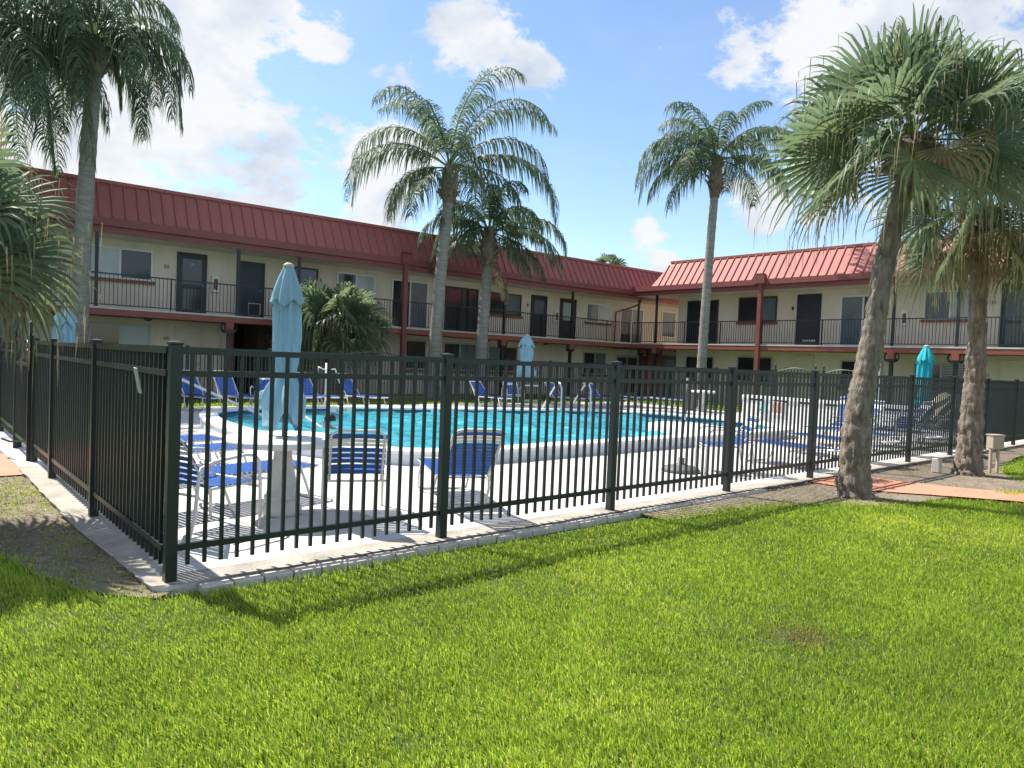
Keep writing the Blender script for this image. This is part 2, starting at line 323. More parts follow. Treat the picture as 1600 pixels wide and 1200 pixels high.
# ------------------------------------------------------------------ ground, deck, pool
DX0, DX1, DY0, DY1 = 1.08, 22.6, 4.80, 18.85
inner = smoothloop([(6.4, 8.25), (5.5, 8.6), (4.85, 9.6), (4.5, 11.0), (4.5, 12.7), (4.75, 14.2), (5.3, 15.4), (6.6, 15.95), (8.6, 15.7), (10.65, 14.95), (12.5, 14.4), (14.4, 13.8), (15.5, 13.1), (16.15, 12.0), (16.35, 10.6), (16.2, 9.3), (15.6, 8.4), (14.6, 8.25), (12.6, 8.25), (10.4, 8.25), (8.2, 8.25)][::-1], 6)
area = sum(inner[i - 1][0] * inner[i][1] - inner[i][0] * inner[i - 1][1] for i in range(len(inner)))
if area < 0: inner = inner[::-1]
outer = offset(inner, 0.30)
if min(x for x, y in outer) > min(x for x, y in inner): outer = offset(inner, -0.30)
deck_edge = [(1.24, 4.80), (1.31, 4.75), (1.7, DY0), (DX1, DY0), (DX1, DY1), (DX0 - .1, DY1), (1.12, 10.2), (1.13, 8.1), (1.15, 6.7), (1.20, 5.8)]
rr_ = random.Random(5)
rim = [(x_, 4.745 + rr_.uniform(-.012, .012)) for x_ in np.arange(1.36, 22.5, .12)]
sheet('kerb_front', [(1.225, 4.79)] + rim + [(22.58, 4.745), (22.58, 4.98)] + [(1.40, 4.98)] + [(1.30, 4.85)], [], 0.004, M['rim'])
L1_ = [(1.12, 10.2), (1.13, 8.1), (1.15, 6.7), (1.20, 5.8), (1.235, 4.80)]; lf = []
for (xa, ya), (xb, yb) in zip(L1_[:-1], L1_[1:]):
    for q in range(12): lf.append((xa + (xb - xa) * q / 12 - .02 + rr_.uniform(-.016, .016), ya + (yb - ya) * q / 12))
sheet('kerb_left', lf + [(1.225, 4.79), (1.30, 4.85), (1.40, 4.98), (1.42, 7.0), (1.40, 10.2)], [], 0.0045, M['rim'])
mbd = MB(); sheet('pool_deck', deck_edge, [outer], 0.0, M['deck'])
k = len(deck_edge)
for i in range(k):
    a = deck_edge[i]; b = deck_edge[(i + 1) % k]
    mbd.add([(a[0], a[1], -0.12), (b[0], b[1], -0.12), (b[0], b[1], 0), (a[0], a[1], 0)], [(0, 1, 2, 3)])
tag(mbd.build('pool_deck_edge', M['deck']), kind='structure')
BIG = 400
holeD = [(x + (0.05 if x < 10 else -0.05), y + (0.05 if y < 10 else -0.05)) for x, y in [(DX0 + .3, DY0), (DX1, DY0), (DX1, DY1), (DX0 + .3, DY1)]]
sheet('ground', [(-BIG, -BIG), (BIG, -BIG), (BIG, BIG), (-BIG, BIG)], [holeD], -0.07, M['farlawn'])
# bare earth along the fence and round the trees
dirtF = [(5.9, 4.79), (5.9, 4.30), (7.0, 4.2), (7.8, 4.05), (8.5, 3.75), (9.0, 3.30), (9.6, 3.28), (10.3, 3.2), (11.0, 3.0), (11.2, 2.5), (12.5, 2.4), (13.0, 2.9), (13.6, 3.35), (14.6, 3.7), (17.0, 4.1), (22.0, 4.3), (22.0, 4.79)]
sheet('earth_bed_by_path', dirtF, [], -0.035, M['dirt'])
dirtL = [(1.5, 4.86), (1.22, 4.66), (1.0, 4.9), (0.80, 5.25), (0.66, 5.75), (0.55, 6.25), (0.35, 7.2), (0.3, 9.75), (1.3, 9.75), (1.3, 4.95)]
sheet('earth_bed_by_left_fence', dirtL, [], -0.035, M['dirt'])
lawnA = [(-6, -6), (16, -6), (12.2, 0.0), (11.3, 1.6), (10.95, 2.25), (10.55, 2.85), (9.9, 3.22), (9.3, 3.32), (8.9, 3.40), (8.5, 3.80), (7.8, 4.15), (6.9, 4.33), (5.0, 4.46), (3.4, 4.52), (1.9, 4.53), (1.25, 4.62), (1.0, 4.86), (0.80, 5.22), (0.66, 5.72), (0.52, 6.3), (0.32, 7.2), (0.25, 9.3), (-6, 9.3)]
sheet('lawn_ground', lawnA, [], -0.045, M['soil'])
lawnB = [(11.25, 2.95), (11.5, 2.2), (12.2, 0.9), (13.5, -1.0), (30, -3), (30, 4.2), (22, 4.25), (17.3, 4.02), (14.5, 3.68), (13.7, 3.35), (13.2, 3.05), (12.5, 2.75), (11.9, 2.75)]
sheet('lawn_ground_by_path', lawnB, [], -0.05, M['soil'])
path = [(9.75, 4.80), (9.72, 4.1), (9.95, 3.75), (10.3, 3.3), (10.75, 2.7), (11.05, 2.15), (11.6, 1.2), (13.2, -1.2), (16, -5), (17.2, -4.4), (14.2, -0.6), (12.5, 1.6), (11.65, 2.75), (11.35, 3.35), (11.1, 4.1), (11.05, 4.80)]
sheet('path', path, [], -0.018, M['terra'])
sheet('path_to_left_gate', [(1.2, 9.72), (1.2, 11.6), (-6, 11.6), (-6, 9.72)], [], -0.018, M['terra'])
# brick edging in front of the deck
mb = MB(); x = 1.5; 
while x < 8.4:
    w = 0.205; j = random.uniform(-.012, .012)
    mb.box(x, x + w - .012, 4.66 + j, 4.775 + j, -0.08, -0.012 + random.uniform(-.006, .004)); x += w
tag(mb.build('kerb_of_bricks', M['brick'], bevel=0.006), kind='structure')

pool = thing('swimming_pool', 'large kidney shaped swimming pool with raised white coping and dark tile line', 'pool')
n_ = len(inner)
def ringwall(mbx, A, B, za, zb, mi=0, flip=False):
    k = len(A); vs = [(x, y, za) for x, y in A] + [(x, y, zb) for x, y in B]
    fs = [(i, (i + 1) % k, k + (i + 1) % k, k + i) for i in range(k)]
    if flip: fs = [f[::-1] for f in fs]
    mbx.add(vs, fs, mi)
CZ = 0.21
mb = MB(); out2 = offset(outer, 0.02) if False else outer
ringwall(mb, outer, outer, -0.1, CZ - 0.05); mb.build('outer_wall', M['poolwall'], pool, True)
lip = offset(inner, 0.32 if outer == offset(inner, 0.30) else -0.32); lipi = offset(inner, -0.02 if outer == offset(inner, 0.30) else 0.02)
mb = MB(); ringwall(mb, lip, lip, CZ - .055, CZ - .012); l2 = offset(inner, 0.30 if outer == offset(inner, 0.30) else -0.30)
ringwall(mb, lip, l2, CZ - .012, CZ); ringwall(mb, l2, inner, CZ, CZ); ringwall(mb, inner, lipi, CZ, CZ - .012); ringwall(mb, lipi, lipi, CZ - .012, CZ - .055); ringwall(mb, lipi, inner, CZ - .055, CZ - .055); ringwall(mb, lip, outer, CZ - .055, CZ - .055)
mb.build('coping', M['coping'], pool)
mb = MB(); ringwall(mb, inner, inner, CZ - .055, 0.0); mb.build('tile_band', M['tile'], pool)
mb = MB(); ringwall(mb, inner, inner, 0.0, -1.15); mb.add([(x, y, -1.15) for x, y in inner], [tuple(range(n_))]); mb.build('basin', M['plaster'], pool)
plat = smoothloop([(12.0, 8.2), (12.35, 9.0), (12.6, 9.7), (13.1, 10.25), (13.8, 10.35), (14.3, 9.9), (14.2, 9.0), (14.0, 8.2)], 4)
MB().prism(plat, -1.14, CZ - .006).build('step_platform', M['coping'], pool)
gx = np.arange(4.0, 17.0, .05); gy = np.arange(7.8, 16.6, .05); GX, GY = np.meshgrid(gx, gy, indexing='ij'); GZ = np.zeros_like(GX); wr = np.random.default_rng(3)
for i_ in range(34):
    lam = wr.uniform(.16, 1.3); an_ = wr.normal(.9, .8); ph_ = wr.uniform(0, 6.28); kk_ = 2 * np.pi / lam
    qx = GX * np.cos(an_) + GY * np.sin(an_); GZ += .0105 * lam ** .95 * np.sin(kk_ * (qx + .10 * np.sin(1.7 * GY + 1.3 * GX + ph_)) + ph_)
GZ *= (.55 + .45 * np.sin(.9 * GX + .5) * np.sin(1.1 * GY + .7 * GX)) + .25
nx_, ny_ = GX.shape; ids = np.arange(nx_ * ny_).reshape(nx_, ny_); q_ = np.stack([ids[:-1, :-1], ids[1:, :-1], ids[1:, 1:], ids[:-1, 1:]], -1).reshape(-1, 4)
cenx = (GX[:-1, :-1] + .025).ravel(); ceny = (GY[:-1, :-1] + .025).ravel()
grow = offset(inner, 0.05 if outer == offset(inner, 0.30) else -0.05); q_ = q_[inpoly(cenx, ceny, grow)]
used = np.unique(q_); mp_ = np.full(nx_ * ny_, -1); mp_[used] = np.arange(len(used)); VV = np.stack([GX.ravel(), GY.ravel(), GZ.ravel() + .085], 1)[used]
ws = np_mesh('water', VV, mp_[q_].astype(np.int32), M['water'], smooth=True); ws['kind'] = 'structure'
for px_, tx in (((9.45, 15.55), '3.5 FT'), ):
    tpl = MB().box(-.34, .34, -.006, 0, -.06, .045).build('depth_tile', M['white'], pool, loc=(8.2, 15.735, .12), rz=R(-8))
    text(tx, 0.11, M['marks'], tpl, (0, -.008, -.005), (R(90), 0, 0), 0.002)
for q in (10.45, 10.8):
    tp = MB().box(-.11, .11, -.006, 0, -.06, .045).build('no_diving_tile', M['white'], pool, loc=(q, 14.95 - (q - 10.65) * .3, .12), rz=R(-17))
    MB().tube([(.035 * math.cos(a), -.009, .035 * math.sin(a) - .005) for a in np.linspace(0, 2 * math.pi, 13)[:-1]], .006, 5, closed=True).build('symbol', M['marks'], tp)

# stair handrails and the far ladder
def rail(name, label, pts, r=0.024, m='tubew', cat='handrail'):
    o = MB().tube(pts, r, 8).build(name, M[m], smooth=True); return tag(o, label, cat)
rail('pool_handrail', 'white pool handrail sloping down behind the left of the blue umbrella', [(4.3, 16.6, 0), (4.3, 16.6, .75), (4.33, 16.5, .87), (4.4, 16.35, .9), (4.55, 16.1, .84), (5.73, 14.3, .14), (5.95, 14.0, -.1)], .03)
rail('pool_handrail', 'white pool handrail ending beside the swimmer, right of the umbrella', [(5.5, 14.1, 0), (5.5, 14.1, .55), (5.52, 14.0, .67), (5.56, 13.9, .7), (5.62, 13.75, .64), (6.0, 12.4, .13), (6.2, 12.1, -.1)], .03)
lad = thing('pool_ladder', 'curved steel pool ladder on the far edge of the pool', 'ladder', (0, 0, 0))
for q in (0, 1):
    bx, by = (13.9, 14.25) if q == 0 else (14.75, 13.95)
    MB().tube([(bx, by - .35, -.6), (bx, by - .35, .3), (bx + .02, by - .33, .75), (bx + .06, by - .2, .93), (bx + .12, by, .9), (bx + .2, by + .35, .55), (bx + .3, by + .7, .2), (bx + .32, by + .75, 0)], .03, 8).build('ladder_rail', M['steel'], lad, True)
mb = MB()
for z in (-.1, -.35): mb.box(13.9, 14.75, 13.72, 13.8, z, z + .03)
mb.build('ladder_steps', M['steel'], lad)

# ------------------------------------------------------------------ fences
FH = 1.53
def post(parent, x, y, s=0.036, h=FH, finial=False):
    p_ = MB().box(-s, s, -s, s, -0.02, h).build('post', M['black'], parent, bevel=.004); p_.location = (x, y, 0)
    c = MB().add([(-s - .006, -s - .006, h), (s + .006, -s - .006, h), (s + .006, s + .006, h), (-s - .006, s + .006, h), (-s - .006, -s - .006, h + .014), (s + .006, -s - .006, h + .014), (s + .006, s + .006, h + .014), (-s - .006, s + .006, h + .014), (0, 0, h + .026)],
             [(0, 1, 5, 4), (1, 2, 6, 5), (2, 3, 7, 6), (3, 0, 4, 7), (4, 5, 8), (5, 6, 8), (6, 7, 8), (7, 4, 8), (3, 2, 1, 0)]).build('post_cap', M['black'], p_)
    if finial: MB().lathe([(.012, h + .02), (.03, h + .06), (.018, h + .1), (.034, h + .14), (.004, h + .2)], 0, 0, 10).build('finial', M['black'], p_, True)
def panel(parent, ax, a, b, c, npk, arch=0.0):
    """a picket panel between posts at a and b along axis ax (0 = x, 1 = y); c is the other coordinate"""
    a2, b2 = a + .036, b - .036; mb = MB()
    def bx(u0, u1, w0, w1, z0, z1):
        if ax == 0: mb.box(u0, u1, c + w0, c + w1, z0, z1)
        else: mb.box(c + w0, c + w1, u0, u1, z0, z1)
    for zz in (1.49, 1.345, .215) if not arch else (1.345, .215): bx(a2, b2, -.017, .017, zz - .02, zz + .02)
    if arch:
        P = []
        for i in range(13):
            u = i / 12; q = a2 + (b2 - a2) * u; z = 1.47 + arch * math.sin(math.pi * u); P.append((q, c, z) if ax == 0 else (c, q, z))
        mb.tube(P, .02, 6)
    for i in range(npk):
        u = (i + 1) / (npk + 1); q = a + (b - a) * u
        top = 1.47 + arch * math.sin(math.pi * u)
        bx(q - .0115, q + .0115, -.0115, .0115, .095, top)
    return mb.build('picket_panel', M['black'], parent)
FX = [1.345, 3.48, 5.62, 7.79, 9.94, 11.75, 13.55, 15.67, 17.75, 19.9, 22.3]
FY = 4.84
f1 = thing('pool_fence', 'long black picket pool fence running along the front lawn', 'fence', group=None)
for i, x in enumerate(FX):
    if i < len(FX) - 1:
        panel(f1, 0, x, FX[i + 1], FY, 19 if FX[i + 1] - x > 2 else 15)
    post(f1, x, FY)
f2 = thing('pool_fence', 'black picket pool fence on the left, seen nearly end on', 'fence')
for a, b in ((FY, 7.03), (7.03, 9.22), (9.22, 10.6)): panel(f2, 1, a, b, 1.315, 19 if b - a > 2 else 11)
for y in (7.03, 9.22, 10.6): post(f2, 1.315, y)
for a, b in ((12.1, 14.3), (14.3, 16.5), (16.5, 18.75)): panel(f2, 1, a, b, 1.315, 19); post(f2, 1.315, a); post(f2, 1.315, b) if b > 18 else None
sg = MB().box(-.004, .004, -.035, .035, 0, .17).build('notice_plate', M['alu'], f2); sg.location = (1.22, 5.15, 1.2); sg.rotation_euler = (R(4), R(-12), 0)
g1 = thing('garden_gate', 'black metal gate with curled scrolls in the left pool fence', 'gate')
for y in (10.68, 12.02):
    post(g1, 1.27, y, .028, 1.56, True)
mb = MB()
for z in (.2, 1.2): mb.box(1.255, 1.285, 10.72, 11.98, z - .02, z + .02)
for i in range(10): y = 10.8 + i * .122; mb.box(1.262, 1.278, y - .008, y + .008, .18, 1.2)
mb.build('gate_leaf', M['black'], g1)
mb = MB()
for (y0, z0, s) in ((10.75, 1.32, 1), (10.75, 1.2, .8), (11.95, 1.32, -1)):
    mb.tube([(1.27, y0 + s * .5 * u, z0 + .2 * math.sin(u * 2.9)) for u in np.linspace(0, 1, 9)], .014, 6)
mb.build('scrollwork', M['black'], g1, True)
MB().tube([(1.27, 10.72, .25), (1.1, 10.95, .22), (1.05, 11.3, .22)], .014, 6).build('latch_bar', M['black'], g1)
f3 = thing('pool_fence', 'black picket pool fence behind the pool in front of the palms', 'fence')
xs = [1.29] + [3.4 + i * 2.1 for i in range(9)] + [22.3]
for i in range(len(xs) - 1):
    arch = .12 if i == 4 else 0
    panel(f3, 0, xs[i], xs[i + 1], 18.75, 19, arch)
for x in xs[1:]: post(f3, x, 18.75)
f4 = thing('pool_fence', 'black picket pool fence beyond the right end of the pool', 'fence')
ys = [FY, 7.0, 9.15, 12.35, 14.5, 16.6, 18.75]
for i in range(len(ys) - 1):
    if i == 2: continue
    panel(f4, 1, ys[i], ys[i + 1], 22.3, 19)
for y in ys[1:-1]: post(f4, 22.3, y)
g2 = thing('garden_gate', 'black arched double gate in the pool fence beyond the pool', 'gate')
for a, b in ((9.25, 10.68), (10.78, 12.25)):
    o = panel(g2, 1, a, b, 22.3, 12, .16); o.name = 'gate_leaf'
for y in (10.6, 10.86, 9.28, 12.24): post(g2, 22.3, y, .03, 1.56, True)

# ------------------------------------------------------------------ buildings
def window(B, s0, s1, z0, z1, fr='white', panes=('dglass', 'gglass'), sill=True, d=1.5, split=.5, t=.06, slats=False):
    mb = MB(); y0, y1 = d - .05, d + .01; m_ = s0 + (s1 - s0) * split
    mb.box(s0, s1, y0, y1, z1 - t, z1); mb.box(s0, s1, y0, y1, z0, z0 + t); mb.box(s0, s0 + t, y0, y1, z0 + t, z1 - t); mb.box(s1 - t, s1, y0, y1, z0 + t, z1 - t)
    if len(panes) > 1: mb.box(m_ - t * .45, m_ + t * .45, y0 + .008, y1, z0 + t, z1 - t)
    w = mb.build('window', M[fr], B)
    a = s0 + t
    for i, pn in enumerate(panes):
        b = (m_ - t * .45 if (i == 0 and len(panes) > 1) else s1 - t)
        pm = MB().box(a, b, d - .028 + .006 * i, d + .005, z0 + t, z1 - t)
        pm.build('pane', M[pn], w)
        if slats and pn == 'blind' or (slats and i == 1):
            sm = MB(); zz = z0 + t + .04
            while zz < z1 - t - .02: sm.box(a + .01, b - .01, d - .034, d - .029, zz, zz + .028); zz += .06
            sm.build('blinds', M['alu'], w)
        a = m_ + t * .45
    if sill: MB().box(s0 - .06, s1 + .06, d - .11, d - .001, z0 - .1, z0 - .003).build('sill', M['redbrown'], w)
    return w
def door(B, s0, s1, z0, z1, m_='ddoor', kind='plain', d=1.5, fr=None):
    mb = MB(); t = .05
    mb.box(s0, s0 + t, d - .05, d + .01, z0, z1); mb.box(s1 - t, s1, d - .05, d + .01, z0, z1); mb.box(s0 + t, s1 - t, d - .05, d + .01, z1 - t, z1)
    D = MB().box(s0 + t, s1 - t, d - .03, d + .01, z0, z1 - t).build('door', M[m_], B)
    mb.build('door_frame', M[fr or m_], D)
    if kind == 'screen':
        MB().box(s0 + .17, s1 - .17, d - .036, d - .031, z0 + 1.0, z1 - .2).build('upper_glass', M['dglass'], D)
        MB().box(s0 + .17, s1 - .17, d - .036, d - .031, z0 + .18, z0 + .9).build('lower_glass', M['dglass'], D)
    if kind == 'lite':
        MB().box(s0 + .2, s1 - .2, d - .036, d - .031, z0 + 1.1, z1 - .22).build('upper_glass', M['gglass'], D)
    if kind == 'whitelite':
        MB().box(s0 + .2, s1 - .2, d - .036, d - .031, z0 + .95, z1 - .2).build('upper_glass', M['blind'], D)
    if kind == 'pet':
        mb = MB(); a, b, c, e = s0 + .42, s1 - .12, z0 + .12, z0 + .55
        mb.box(a, b, d - .04, d - .031, e - .02, e); mb.box(a, b, d - .04, d - .031, c, c + .02); mb.box(a, a + .02, d - .04, d - .031, c + .02, e - .02); mb.box(b - .02, b, d - .04, d - .031, c + .02, e - .02)
        mb.build('pet_flap', M['white'], D)
    if kind == 'vent':
        mb = MB()
        for i in range(6): mb.box(s0 + .3 + i * .1, s0 + .37 + i * .1, d - .04, d - .031, z0 + .2, z0 + .28)
        mb.build('vent_slots', M['white'], D)
    MB().lathe([(.001, 0), (.03, .0), (.033, .02), (.02, .04), (.001, .045)], 0, 0, 10).build('handle', M['steel'], D, True, loc=(s1 - .13, d - .04, z0 + 1.0)).rotation_euler = (R(90), 0, 0)
    return D
def sliding(B, s0, s1, z0, z1, fr='white', panes=('dglass', 'gglass'), d=1.5):
    w = window(B, s0, s1, z0, z1, fr, panes, False, d, .5, .07); w.name = 'sliding_door'; return w
def extinguisher(B, s, z, d=1.5):
    c = MB().box(s, s + .24, d - .14, d, z, z + .55).build('extinguisher_cabinet', M['wvinyl'], B, bevel=.01)
    MB().box(s + .05, s + .19, d - .146, d - .141, z + .08, z + .45).build('red_panel', M['redpaint'], c)
def facade(B, smin, smax, zb, zm, zt, posts, redcol, upper_wall, low_walls, rib0, hip=None, lowcol=(), my=.78):
    # walls
    mb = MB(); mb.box(upper_wall[0], upper_wall[1], 1.5, 9.5, 2.58, zm - .3)
    mb.build('upper_wall', M['wall'], B)
    mb = MB()
    for a, b in low_walls: mb.box(a, b, 1.5, 9.5, -.08, 2.575)
    mb.build('lower_wall', M['wall'], B)
    # walkway slab and its fascia
    MB().box(smin, smax, -.02, 1.52, 2.545, 2.6).build('walkway_slab', M['concrete'], B)
    MB().box(smin, smax, -.005, 1.5, 2.36, 2.544).build('walkway_fascia', M['redbrown'], B)
    # eave: soffit, beam, stepped fascia
    MB().box(smin, smax, .02, 1.52, zb + .03, zb + .08).build('soffit', M['wall'], B)
    MB().box(smin, smax, -.015, .06, zb, zb + .2).build('eave_beam', M['redpaint'], B)
    MB().box(smin, smax, -.13, .06, zb + .203, zm).build('fascia', M['redpaint'], B)
    # mansard with standing seams
    h0, h1 = (hip if hip else (smin, smin)); y0, y1 = -.10, my
    mb = MB().add([(h0, y0, zm + .002), (smax, y0, zm + .002), (smax, y1, zt), (h1, y1, zt), (h0, 1.6, zm + .002), (h1, 1.6, zt), (smax, 1.6, zt)], [(0, 1, 2, 3), (4, 0, 3, 5), (3, 2, 6, 5)])
    mb.build('mansard_roof', M['redmetal'], B)
    mb = MB(); s = rib0
    while s < smax - .05:
        u0 = 0
        if s < h1 and h1 > h0: u0 = 0; u1 = max(0.05, (s - h0) / (h1 - h0))
        else: u1 = 1
        za, zbb = zm + .002, zm + (zt - zm) * u1; ya, yb = y0, y0 + (y1 - y0) * u1
        nz, ny = .55, -.83; e = .05
        mb.add([(s - .015, ya, za), (s + .015, ya, za), (s + .015, yb, zbb), (s - .015, yb, zbb),
                (s - .015, ya + ny * e, za + nz * e), (s + .015, ya + ny * e, za + nz * e), (s + .015, yb + ny * e, zbb + nz * e), (s - .015, yb + ny * e, zbb + nz * e)],
               [(4, 5, 6, 7), (0, 4, 7, 3), (1, 2, 6, 5), (0, 1, 5, 4), (3, 7, 6, 2)])
        s += .352
    mb.build('roof_seams', M['redmetal'], B)
    MB().box(h1 - .02, smax, y1 - .07, y1 + .12, zt - .03, zt + .07).build('roof_cap', M['redmetal'], B)
    MB().box(h1, smax, 1.0, 9.5, zt - .25, zt - .08).build('flat_roof', M['roofflat'], B)
    # uprights
    for s in posts:
        MB().box(s - .045, s + .045, .02, .11, 2.6, zb).build('walkway_post', M['railblack'], B)
    for s in lowcol:
        c = MB().box(s - .06, s + .06, .04, .16, -.05, 2.02).build('ground_post', M['railblack'], B)
        MB().box(s - .12, s + .12, -.02, .22, 2.13, 2.358).build('post_head', M['redbrown'], c)
        mb = MB()
        mb.box(s - .16, s + .16, .0, .2, 2.02, 2.128)
        for q in (-1, 1): mb.tube([(s + q * (.1 + .15 * math.sin(u)), .1, 2.2 - .17 * math.cos(u)) for u in np.linspace(0, 2.7, 9)], .028, 6)
        mb.build('scroll_bracket', M['black'], c)
    for s in redcol:
        c = MB().box(s - .085, s + .085, -.12, .05, -.08, zm - .002).build('red_column', M['redpaint'], B)
        MB().box(s - .24, s + .24, -.2, .06, zm - .18, zm + .16).build('column_cap', M['redpaint'], c)
        MB().box(s - .17, s + .17, -.18, .04, zm + .163, zm + .24).build('gutter_head', M['brown'], c)
def railing(B, a, b, z0=2.6):
    mb = MB(); mb.box(a, b, .03, .075, z0 + .98, z0 + 1.02); mb.box(a, b, .04, .065, z0 + .06, z0 + .09)
    k = max(2, int(round((b - a) / .113)))
    for i in range(k + 1):
        s = a + (b - a) * i / k; w = .018 if i in (0, k) else .008
        mb.box(s - w, s + w, .052 - w, .052 + w, z0 + (0 if i in (0, k) else .09), z0 + .98)
    return mb.build('railing', M['railblack'], B)
def dome(B, s, y=.25, z=2.36):
    MB().lathe([(.005, z - .11), (.08, z - .09), (.13, z - .045), (.15, z - .001)], s, y, 14).build('ceiling_light', M['brown'], B, True)

BL = thing('apartment_building', 'long two storey cream building behind the pool with shaded red mansard roof', 'building', (0, 24.2, 0), -math.atan(.0446))
facade(BL, -10, 36, 4.79, 5.22, 6.36, (-6, -1, 4.45, 8.54, 10.61, 19.72, 23.68, 28.24, 32.5), (14.77,), (-10, 36), ((-10, 8.88), (10.5, 36)), -9.95, None, (-1, 8.3, 19.7, 23.68, 28.6), .52)
rp = [-10, -6, -3.5, -1, 1.9, 4.45, 6.5, 8.54, 10.61, 12.7, 14.66]
for a, b in zip(rp[:-1], rp[1:]): railing(BL, a, b)
rp = [14.9, 17.3, 19.72, 21.8, 23.68, 26.0, 27.55]
for a, b in zip(rp[:-1], rp[1:]): railing(BL, a, b)
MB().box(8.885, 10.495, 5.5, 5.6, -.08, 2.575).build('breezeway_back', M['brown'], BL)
MB().box(8.70, 8.875, 1.44, 1.7, -.08, 2.36).build('breezeway_pier', M['redbrown'], BL)
MB().box(9.7, 10.49, 1.49, 1.54, -.08, 2.355).build('breezeway_shutter', M['brown'], BL)
window(BL, -7.5, -5.9, 3.6, 4.58); window(BL, 4.35, 6.25, 3.58, 4.58, 'white', ('blind', 'dglass')); window(BL, 0.6, 2.2, 3.6, 4.58); door(BL, -2.5, -1.6, 2.6, 4.6)
d = door(BL, 6.98, 7.93, 2.6, 4.66, 'ddoor', 'screen'); text('50', .13, M['alu'], d, (7.45, 1.455, 4.3), (R(90), 0, 0))
text('50', .17, M['marks'], BL, (6.66, 1.49, 4.12), (R(90), 0, 0), .004, 'house_number')
extinguisher(BL, 8.08, 3.42)
door(BL, 8.92, 9.9, 2.6, 4.6, 'ddoor', 'pet')
window(BL, 10.8, 11.9, 3.6, 4.62, 'ddoor', ('dglass',), False)
window(BL, 12.65, 14.28, 3.58, 4.62, 'white', ('dglass', 'blind'))
sliding(BL, 15.02, 16.75, 2.62, 4.6, 'white', ('dglass', 'gglass'))
sliding(BL, 17.6, 19.32, 2.62, 4.55, 'ddoor', ('dglass', 'dglass'))
window(BL, 19.94, 21.76, 3.54, 4.52, 'brown', ('dglass', 'gglass'))
door(BL, 22.36, 23.34, 2.6, 4.6, 'ddoor', 'lite')
MB().box(22.14, 22.2, 1.47, 1.5, 4.05, 4.15).build('house_number_plate', M['marks'], BL)
extinguisher(BL, 23.78, 3.42)
door(BL, 24.18, 25.25, 2.6, 4.6, 'ddoor', 'whitelite')
window(BL, 25.95, 27.65, 3.58, 4.52, 'white', ('gglass', 'blind'))
sliding(BL, 28.4, 30.2, 2.62, 4.5, 'white', ('dglass', 'gglass'))
window(BL, 31.7, 32.9, 3.1, 4.54, 'white', ('gglass',), False)
window(BL, -7.5, -5.8, 1.0, 2.15); window(BL, .9, 2.85, .95, 2.16, 'alu', ('dglass', 'gglass')); door(BL, 3.2, 3.95, -.05, 2.12, 'bdoor')
window(BL, 4.45, 6.22, .95, 2.18, 'alu', ('dglass', 'blind'), slats=True)
text('49', .17, M['marks'], BL, (6.7, 1.49, 1.75), (R(90), 0, 0), .004, 'house_number')
door(BL, 6.96, 7.85, -.05, 2.2, 'bdoor')
MB().tube([(8.38, 1.43, -.05), (8.38, 1.43, 2.3)], .035, 8).build('drain_pipe', M['wall'], BL)
window(BL, 11.2, 12.6, .95, 2.1, 'alu'); door(BL, 13.1, 14.0, -.05, 2.15, 'bdoor')
window(BL, 15.72, 16.75, .95, 2.18, 'alu', ('dglass',)); window(BL, 17.58, 19.3, .95, 2.16, 'alu', ('dglass', 'gglass'))
window(BL, 19.95, 21.66, .95, 2.12, 'alu', ('gglass', 'dglass')); door(BL, 22.11, 23.1, -.05, 2.08, 'bdoor')
window(BL, 25.87, 27.5, .95, 2.08, 'alu', ('dglass', 'gglass'))
sliding(BL, 28.25, 29.9, -.03, 1.95, 'alu', ('dglass', 'dglass')); MB().box(28.0, 30.1, 1.1, 1.5, 2.02, 2.3).build('awning_box', M['white'], BL)
MB().box(30.2, 31.3, 1.0, 1.5, -.05, 2.36).build('pilaster', M['redbrown'], BL); door(BL, 31.8, 33.2, -.05, 2.1, 'ddoor', 'lite')
for s in (5.9, 19.0, 22.3): dome(BL, s)
# downpipe beside the column by the corner
MB().tube([(28.3, -.05, 4.9), (28.35, .1, 4.6), (28.1, .5, 4.4), (28.0, 1.4, 4.2), (28.0, 1.42, 2.6)], .04, 8).build('drain_pipe', M['redpaint'], BL)

BR = thing('apartment_building', 'two storey cream building on the right with sunlit red seamed mansard roof', 'building', (27.6, 21.0, 0), R(-90))
facade(BR, -1.95, 24, 4.91, 5.34, 6.53, (-.47, 10.34, 12.45, 17.5, 21.5), (5.01,), (-.24, 24), ((-.24, 24),), -.3, (-.72, -.25), (-.47, 10.34, 12.45, 17.5))
rp = [-1.9, -.47, 1.2, 3.1, 4.9]
for a, b in zip(rp[:-1], rp[1:]): railing(BR, a, b)
rp = [5.12, 7.7, 10.34, 12.45, 15, 17.5, 19.5, 21.5, 24]
for a, b in zip(rp[:-1], rp[1:]): railing(BR, a, b)
sliding(BR, .3, 2.02, 2.62, 4.72, 'ddoor', ('dglass', 'dglass'))
window(BR, 3.08, 4.95, 3.65, 4.78, 'brown', ('dglass', 'gglass'), split=.55)
door(BR, 5.88, 6.92, 2.6, 4.8, 'ddoor', 'vent'); MB().box(5.64, 5.72, 1.47, 1.5, 4.15, 4.3).build('house_number_plate', M['marks'], BR)
sliding(BR, 7.72, 9.55, 2.62, 4.68, 'white', ('gglass', 'dglass'))
extinguisher(BR, 10.72 - .62, 3.45)
window(BR, 10.85, 12.62, 3.66, 4.72, 'white', ('dglass', 'blind'), slats=True)
text('32', .18, M['marks'], BR, (13.08, 1.49, 4.22), (R(90), 0, 0), .004, 'house_number')
